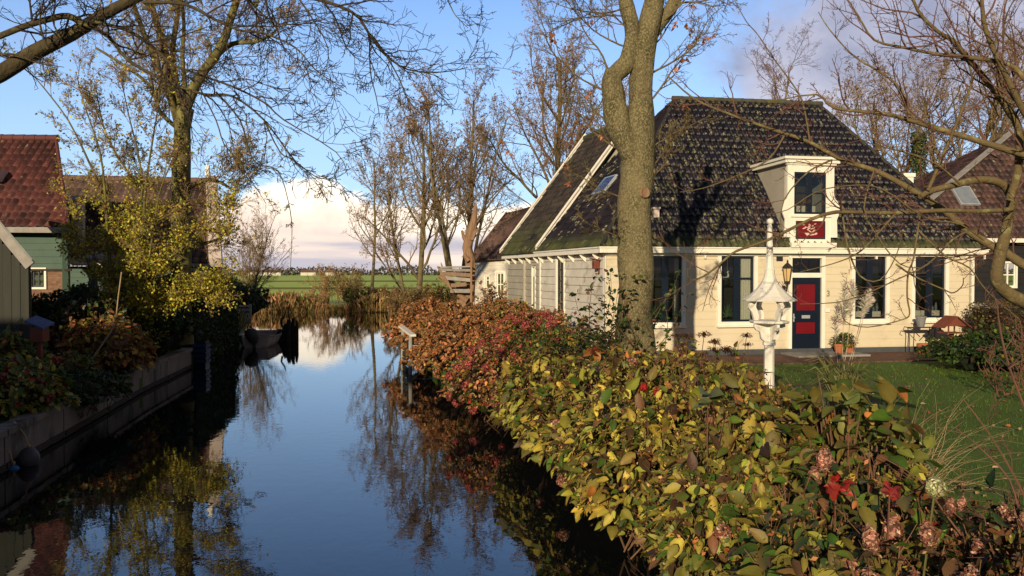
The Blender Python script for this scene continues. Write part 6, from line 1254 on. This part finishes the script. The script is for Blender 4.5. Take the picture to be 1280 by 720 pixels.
# ------------------------------------------------------------------ big foreground tree
def fg_tree():
    T = Tree(301); Y = 14.0; S = lambda px, py, o=0: at(px, py, Y+o); w_ = lambda px: px*Y/FPX/2
    pts = [(796, 500, 62), (795, 440, 50), (794, 400, 45), (794, 350, 43), (795, 300, 42), (794, 250, 41), (796, 210, 41), (800, 180, 38), (801, 150, 33), (801, 120, 29), (802, 90, 27), (806, 60, 27), (812, 30, 26), (818, 0, 24), (826, -50, 20), (834, -110, 14)]
    pts_ = smooth_pts([S(a, b) for a, b, _ in pts], 3); T.pol(pts_, list(np.interp(np.linspace(0, 1, len(pts_)), np.linspace(0, 1, len(pts)), [w_(r) for *_, r in pts])), 22, lump=.18)
    l = [(796, 205, 26), (788, 190, 30), (777, 165, 30), (770, 140, 29), (766, 115, 28), (764, 100, 26), (771, 90, 22), (783, 78, 21), (789, 60, 20), (790, 35, 18), (784, 10, 17), (776, -30, 14), (766, -90, 10)]
    pts_ = smooth_pts([S(a, b, -.05) for a, b, _ in l], 3); T.pol(pts_, list(np.interp(np.linspace(0, 1, len(pts_)), np.linspace(0, 1, len(l)), [w_(r) for *_, r in l])), 18, lump=.24)
    l = [(806, 75, 8), (812, 48, 18), (824, 30, 17), (838, 12, 16), (848, -10, 14), (862, -60, 10)]; T.pol([S(a, b, .1) for a, b, _ in l], [w_(r) for *_, r in l], 10, lump=.15)
    l = [(806, 90, 4), (809, 66, 12), (813, 30, 13), (810, -20, 10), (806, -70, 8)]; T.pol([S(a, b, -.05) for a, b, _ in l], [w_(r) for *_, r in l], 9, lump=.1)
    # knots and bumps
    for a, b, r in ((817, 214, 7), (806, 242, 5), (784, 262, 6), (760, 92, 10), (782, 190, 6)): 
        c = S(a, b, -.12); T.big.tube([c+Vector((0, .12, -.08)), c, c+Vector((.0, .1, .1))], [w_(r)*.8, w_(r), w_(r)*.5], 8, lump=.4)
    P = dict(seg=[9, 7, 5, 4], wob=[.13, .18, .2, .2], up=[.05, .04, .02, 0], n=[8, 6, 4], start=[.12, .15, .2], ang=[.65, .7, .7], ratio=[.5, .5, .5], max=3, rmin=.0035, rr=.55, leaf=.03, twl=0, end=.25)
    def br(px, py, dx, dz, L, r, dy=0, PP=P): T.grow(S(px, py), Vector((dx, dy, dz)), L, r, 0, PP)
    br(772, 160, -1, .9, 1.6, .02); br(768, 120, -1, .55, 1.9, .02, -.3); br(780, 190, -1, .25, 1.6, .017, .3); br(765, 95, -1, 1.1, 1.7, .02); br(787, 60, -1, .4, 1.7, .018, -.3); br(790, 40, -.7, .9, 1.6, .018, .4)
    br(790, 250, -1, .35, 1.3, .014, -.4); br(788, 300, -1, .1, 1.0, .012, -.4); br(806, 130, 1, .25, 1.6, .02, -.3); br(808, 95, 1, .55, 1.9, .02, .2); br(830, 25, 1, .3, 1.6, .02, -.3); br(845, 5, 1, .1, 1.5, .018)
    br(812, 210, 1, .9, 1.0, .012, -.3); br(815, 185, 1, .7, 1.1, .012, -.4); br(812, 60, 1, .8, 1.4, .016, .3); br(786, 20, -1, .1, 1.6, .016); br(812, 225, .8, 1.2, .9, .010, -.5); br(780, 10, -1, -.1, 1.5, .016)
    base = (at(796, 500, Y).x, Y, GZ); T.pol([Vector(base)+Vector((0, 0, -.2)), S(796, 500)], [.52, w_(62)], 16, lump=.16)
    T.lp = []; T.ld = []
    t = T.finish('foreground_tree', 'big lichen spotted tree with a forked trunk standing in front of the cottage', 'tree', base, MT_['bark'], MT_['barkmag'])
    q = MB(); q.lathe(S(806, 241, -.30), [(.10, 0), (.085, .03), (.05, .02)], 10, axis=(.35, -.9, .1)); q.build('knot', MT_['splinter'], t)
    # hanging dry leaf clusters
    rg = random.Random(77); rng = np.random.default_rng(77); q = MB(); P_ = []; D = []
    for a, b in ((860, 30), (862, 36), (863, 57), (891, 42), (873, 47), (883, 46), (856, 72), (848, 83), (866, 6), (843, 30), (706, 208), (712, 228), (635, 190), (694, 50), (690, 40), (752, 170), (739, 27), (736, 118), (855, 132), (627, 176)):
        c = S(a, b, rg.uniform(-.4, .3)); P_ += [c+Vector((rg.gauss(0, .03), rg.gauss(0, .03), rg.gauss(0, .03))) for _ in range(6)]; D += [(rg.gauss(0, .6), rg.gauss(0, .6), rg.gauss(-1, .4)) for _ in range(6)]
    q.scatter(*LT, [tuple(p) for p in P_], D, rng.normal(0, 1, (len(P_), 3)), rng.uniform(.06, .11, len(P_)), pick(rng, [(RU, 2), ((.38, .14, .06), 2)], len(P_))); q.build('dry_leaves', DRY, t)
fg_tree()
# ------------------------------------------------------------------ arching bare tree, right
def pixline(pts, Y0, Y1):
    n = len(pts); return [at(x, y, Y0+(Y1-Y0)*i/(n-1)) for i, (x, y) in enumerate(pts)]
def limb(T, pts, Y0, Y1, r0, r1, P=None, n=0, L=.6, twig=False, k=8, lump=.12, every=None, d3=None):
    Q = smooth_pts(pixline(pts, Y0, Y1)); m = len(Q); rad = [r0+(r1-r0)*i/(m-1) for i in range(m)]; T.pol(Q, rad, k, twig, lump)
    for j in range(n):
        f = (j+T.rg.random())/n*.96+.03; i = min(int(f*(m-1)), m-2); dd = (Q[i+1]-Q[i]).normalized(); a = T.rg.uniform(0, 6.28); perp = Matrix.Rotation(a, 3, dd)@dd.orthogonal().normalized(); perp = (perp+Vector((0, 0, .25))).normalized(); an = T.rg.uniform(.5, 1.1); T.grow(Q[i], dd*math.cos(an)+perp*math.sin(an), L*T.rg.uniform(.5, 1.2), min(rad[i]*.6, .008), 0, P)
def arch_tree():
    T = Tree(401); P = dict(seg=[6, 4, 3], wob=[.16, .2, .2], up=[.08, .06, .02], n=[4, 3], start=[.2, .25], ang=[.7, .8], ratio=[.5, .5], max=2, rmin=.0014, rr=.6, twl=0, end=.35)
    kw = dict(P=P)
    limb(T, [(1330, 400), (1280, 377), (1260, 366), (1246, 350), (1249, 322), (1255, 298), (1261, 267), (1264, 249), (1253, 230), (1226, 224), (1198, 230), (1165, 238), (1150, 246)], 7.2, 6.6, .068, .022, k=10, lump=.2)
    limb(T, [(1330, 355), (1280, 331), (1256, 315), (1241, 308), (1210, 289), (1180, 263), (1127, 230), (1093, 213), (1053, 200), (1010, 177), (960, 160), (905, 140), (867, 123), (835, 95)], 6.9, 7.6, .045, .006, n=22, L=.55, **kw)
    limb(T, [(1262, 262), (1225, 264), (1180, 263), (1120, 266), (1060, 265), (1040, 266), (1012, 275), (960, 300), (920, 314), (900, 330), (880, 345), (862, 350), (859, 335)], 6.8, 6.0, .022, .004, n=14, L=.45, **kw)
    limb(T, [(1320, 200), (1280, 193), (1213, 173), (1160, 157), (1110, 143), (1043, 135), (1020, 118), (960, 128)], 6.4, 6.9, .032, .004, n=18, L=.5, **kw)
    limb(T, [(1262, 250), (1272, 215), (1273, 160), (1253, 127), (1227, 93), (1193, 53), (1173, 40), (1147, 13), (1137, -20)], 6.7, 6.2, .038, .008, n=18, L=.6, **kw)
    limb(T, [(1300, 170), (1280, 140), (1260, 100), (1233, 40), (1227, 0), (1222, -30)], 6.3, 6.0, .028, .010, n=12, L=.6, **kw)
    limb(T, [(1310, 130), (1280, 97), (1260, 80), (1213, 72), (1173, 68), (1133, 60), (1093, 50), (1073, 20), (1057, -5)], 6.1, 6.5, .024, .004, n=16, L=.5, **kw)
    limb(T, [(1137, 147), (1127, 113), (1100, 90), (1067, 70), (1037, 37), (1023, 15)], 6.5, 6.9, .012, .003, n=9, L=.35, **kw)
    limb(T, [(1012, 175), (1003, 127), (987, 100), (967, 73), (947, 43), (933, 27), (918, 0)], 6.9, 6.7, .008, .003, n=8, L=.22, **kw)
    limb(T, [(1160, 238), (1185, 180), (1205, 130), (1215, 95), (1200, 60), (1180, 30)], 6.6, 6.2, .016, .003, n=10, L=.45, **kw)
    for pts in ([(1150, 268), (1142, 322), (1135, 342), (1134, 372), (1137, 392), (1127, 400), (1085, 409), (1057, 402), (1051, 380)], [(1150, 290), (1182, 320), (1212, 335), (1232, 362), (1275, 400)], [(1120, 330), (1142, 345), (1180, 362), (1192, 366), (1203, 357), (1204, 347)],
                [(1210, 289), (1190, 300), (1160, 330), (1120, 350), (1080, 368), (1045, 378), (1000, 380)], [(1093, 213), (1080, 260), (1100, 300), (1125, 330), (1150, 335)], [(1053, 268), (1060, 310), (1075, 345), (1100, 350), (1120, 320), (1128, 290)],
                [(980, 170), (960, 200), (920, 220), (880, 235), (850, 240)], [(1120, 266), (1090, 300), (1070, 318), (1040, 330), (1000, 340)], [(1230, 300), (1200, 280), (1165, 275), (1140, 262), (1100, 235), (1060, 232), (1020, 240), (985, 262), (958, 268)],
                [(1040, 200), (1010, 215), (980, 250), (975, 290)], [(1280, 60), (1255, 40), (1262, 10), (1275, -10)], [(1200, 230), (1170, 205), (1130, 190), (1090, 180), (1060, 165)], [(1260, 280), (1275, 250), (1300, 225)]):
        limb(T, pts, 6.6, 6.2, .009, .003, n=5, L=.28, k=5, lump=0, **kw)
    # long bare shoots near the right edge
    T.finish('arching_bare_tree', 'olive barked bare tree whose crooked branches arch across the cottage roof', 'tree', at(1330, 500, 7.2), MT_['barkmag'], MT_['twigred'])
    cn = thing('bare_canes', 'thin pale canes rising in front of the lawn in the bottom right corner', 'shrub', at(1262, 760, 4.5))
    for i, pts in enumerate(([(1300, 560), (1262, 460), (1250, 410), (1246, 380), (1240, 365)], [(1290, 640), (1265, 590), (1235, 540), (1205, 500)], [(1275, 650), (1262, 600), (1225, 560), (1195, 535)], [(1230, 730), (1215, 660), (1200, 600)], [(1262, 460), (1275, 445), (1285, 430)],
                [(1285, 720), (1262, 650), (1254, 610)], [(1150, 720), (1135, 690), (1100, 640), (1090, 610)], [(1010, 730), (1000, 690), (985, 655), (980, 600)], [(1240, 720), (1180, 640), (1150, 600), (1100, 570)])):
        T = Tree(402+i); limb(T, pts, 4.4, 4.7, .007, .003, n=3, L=.25, k=5, lump=0, P=P); T.big.flush(); T.tw.flush(); T.big.v += T.tw.v; T.big.c += T.tw.c; T.big.uv += T.tw.uv; T.big.f += [f+T.big.n for f in T.tw.f]; T.big.build('cane', MT_['twigred'], cn)
arch_tree()
# ------------------------------------------------------------------ overhanging branches top left
def over_tree():
    T = Tree(501); P = dict(seg=[7, 5, 3], wob=[.17, .22, .22], up=[-.02, .0, .02], n=[6, 4], start=[.12, .2], ang=[.7, .8], ratio=[.5, .5], max=2, rmin=.0016, rr=.6, twl=0, end=.35); kw = dict(P=P)
    limb(T, [(-60, 118), (0, 92), (45, 64), (90, 42), (130, 18), (180, -8), (240, -40), (300, -90), (380, -150), (450, -230)], 5.2, 5.6, .058, .014, k=12, lump=.14)
    limb(T, [(-40, 60), (0, 45), (30, 33), (60, 24), (85, 20), (104, 30)], 5.2, 5.3, .020, .022, n=6, L=.4, **kw)
    limb(T, [(105, 30), (135, 45), (160, 75), (205, 100), (255, 118), (290, 120), (330, 150), (372, 205), (395, 215)], 5.3, 5.0, .014, .003, n=20, L=.5, **kw)
    limb(T, [(120, 28), (160, 38), (195, 62), (215, 80), (245, 92), (290, 108), (330, 128), (355, 150), (420, 190), (435, 220)], 5.3, 4.8, .012, .002, n=20, L=.45, **kw)
    limb(T, [(180, 3), (230, 5), (270, 25), (300, 38), (330, 42), (370, 60), (395, 88), (430, 110)], 5.3, 4.9, .013, .002, n=18, L=.5, **kw)
    limb(T, [(200, -20), (300, -12), (380, -5), (440, 15), (460, 40), (480, 67), (510, 87), (553, 90), (585, 84)], 5.3, 5.6, .016, .002, n=24, L=.5, **kw)
    limb(T, [(462, 42), (463, 90), (470, 120), (475, 148)], 5.5, 5.4, .006, .002, n=8, L=.25, **kw)
    limb(T, [(482, 68), (500, 100), (510, 125), (535, 150)], 5.5, 5.4, .006, .002, n=8, L=.25, **kw)
    limb(T, [(270, 115), (300, 150), (310, 185), (322, 205), (347, 213), (360, 250), (365, 287), (363, 335)], 5.1, 5.0, .006, .0016, n=6, L=.12, **kw)
    limb(T, [(330, 150), (350, 190), (367, 200), (393, 220), (413, 227), (413, 247)], 5.0, 4.9, .005, .0016, n=6, L=.15, **kw)
    limb(T, [(250, 110), (270, 150), (280, 180), (297, 200), (317, 230), (333, 255)], 5.1, 5.0, .005, .0016, n=8, L=.2, **kw)
    limb(T, [(60, 62), (50, 30), (55, 0), (60, -20)], 5.2, 5.2, .008, .003, n=6, L=.35, **kw); limb(T, [(0, 68), (20, 68), (45, 78), (80, 84)], 5.2, 5.1, .008, .002, n=4, L=.2, **kw)
    limb(T, [(80, 55), (65, 20), (85, -10)], 5.2, 5.2, .007, .003, n=6, L=.35, **kw); limb(T, [(300, -20), (320, 10), (350, 30), (400, 30), (430, 50)], 5.3, 5.2, .008, .002, n=14, L=.45, **kw); limb(T, [(360, -20), (385, 15), (410, 60), (405, 95)], 5.3, 5.2, .007, .002, n=12, L=.4, **kw); limb(T, [(550, -20), (562, 5), (570, 20), (585, 35)], 5.4, 5.2, .005, .002, n=5, L=.25, **kw)
    b = Vector((-4.6, 3.4, GZ)); e = at(-60, 118, 5.2); T.pol(smooth_pts([b, Vector((-4.7, 3.5, 1.8)), Vector((-4.5, 4.2, 3.2)), e]), [.16]*4+[.12]*3+[.08, .07, .058], 10, lump=.12)
    T.finish('overhanging_tree', 'tree leaning in from the upper left with a thick mossy limb and fine dark twigs', 'tree', b, MT_['barklimb'], MT_['twigd'])
over_tree()
# ------------------------------------------------------------------ left bank trees
YL = [((.52, .44, .05), 3), ((.38, .36, .045), 3), ((.62, .45, .07), 1.3), ((.18, .21, .03), 1.5)]
def left_tree():
    T = Tree(601); Y = 23.0; S = lambda px, py, o=0: at(px, py, Y+o); w_ = lambda px: px*Y/FPX/2
    P = dict(seg=[8, 6, 5, 4], wob=[.12, .16, .2, .2], up=[.07, .05, .02, 0], n=[8, 6, 4], start=[.12, .15, .2], ang=[.6, .7, .7], ratio=[.5, .5, .5], max=3, rmin=.005, rr=.55, leaf=.16, ln=1, twl=0, end=.25)
    L_ = [(226, 430, 30), (226, 380, 25), (227, 300, 23), (226, 250, 22), (227, 200, 21), (228, 160, 20), (232, 135, 22)]; T.pol([S(a, b) for a, b, _ in L_], [w_(r) for *_, r in L_], 12, lump=.14)
    def lim(pts, r0, r1, n, o=0): limb(T, pts, Y, Y+o, w_(r0), w_(r1), n=n, L=1.6, P=P, k=8)
    lim([(232, 138), (240, 115), (252, 92), (268, 72), (280, 50), (288, 25), (296, 0), (305, -30)], 14, 7, 14, -1)
    lim([(228, 150), (218, 125), (212, 95), (205, 60), (196, 30), (188, 0), (180, -30)], 12, 6, 14, .8); lim([(226, 130), (219, 95), (216, 60), (222, 20), (226, -20)], 9, 5, 10, .3)
    lim([(222, 155), (212, 118), (200, 90), (185, 55), (172, 20), (160, -20)], 9, 5, 12, -.6); lim([(230, 145), (231, 110), (228, 70), (230, 30), (226, -10)], 7, 4, 10, -.3)
    lim([(266, 74), (290, 55), (320, 52), (345, 40)], 8, 3, 10, -.5); lim([(228, 165), (200, 140), (190, 110), (160, 85), (120, 60)], 6, 3, 10, .5)
    lim([(222, 340), (200, 350), (180, 352), (160, 345)], 6, 3, 6, -.4); lim([(228, 240), (255, 225), (275, 228), (292, 236), (300, 222)], 6, 2, 14, -.6); lim([(228, 310), (250, 305), (270, 300), (285, 290)], 5, 2, 12, -.5)
    T.finish('bank_tree', 'tall tree on the left bank with a mossy trunk forking above the brown roof', 'tree', (at(226, 430, Y).x, Y, GZ), MT_['barkgreen'], MT_['twig'], .08, YL, None, LT)
    T = Tree(602); Y = 21.0
    P = dict(seg=[8, 6, 4, 3], wob=[.1, .16, .2, .2], up=[.06, .04, .02, 0], n=[8, 6, 4], start=[.12, .12, .1], ang=[.5, .6, .7], ratio=[.5, .5, .5], max=3, rmin=.004, rr=.55, leaf=.47, ln=3, lsp=.10, twl=0, end=.25)
    for i, pts in enumerate(([(152, 430), (148, 380), (138, 330), (130, 250), (110, 200), (85, 150), (55, 110), (32, 84)], [(154, 430), (160, 370), (168, 300), (178, 235), (172, 190), (160, 140), (150, 90)], [(154, 430), (170, 360), (178, 300), (182, 235), (190, 180), (198, 130), (200, 100)],
                             [(152, 430), (140, 360), (135, 300), (132, 250), (125, 190), (105, 130), (95, 90)], [(156, 430), (180, 370), (205, 330), (240, 300), (270, 270), (285, 240)], [(150, 430), (130, 380), (110, 330), (95, 290), (85, 230)], [(156, 430), (190, 390), (225, 370), (250, 365), (262, 372)],
                             [(178, 240), (150, 200), (130, 160), (120, 110)], [(155, 410), (175, 380), (190, 300), (200, 240), (215, 200)])):
        Q0 = .05 if i < 4 else .035; limb(T, pts, Y, Y+T.rg.uniform(-1.2, 1.0), Q0, .010, n=17, L=.95, P=P, k=7)
    T.finish('yellow_leaved_tree', 'many-stemmed small tree with sparse yellow green leaves hiding the brown roof', 'tree', (at(153, 430, Y).x, Y, GZ), MT_['barkgreen'], MT_['twig'], .072, YL, None, LT, thin=6.1)
    T = Tree(603); limb(T, [(150, 487), (125, 486), (103, 484), (102, 483), (112, 455), (128, 430), (143, 405), (148, 370), (152, 340)], 16.5, 16.5, .022, .012, k=6)
    T.finish('pale_dead_branch', 'thin crooked pale branch leaning over the golden hydrangea', 'branch', at(103, 484, 16.5), MT_['straw'], MT_['straw'])
left_tree()
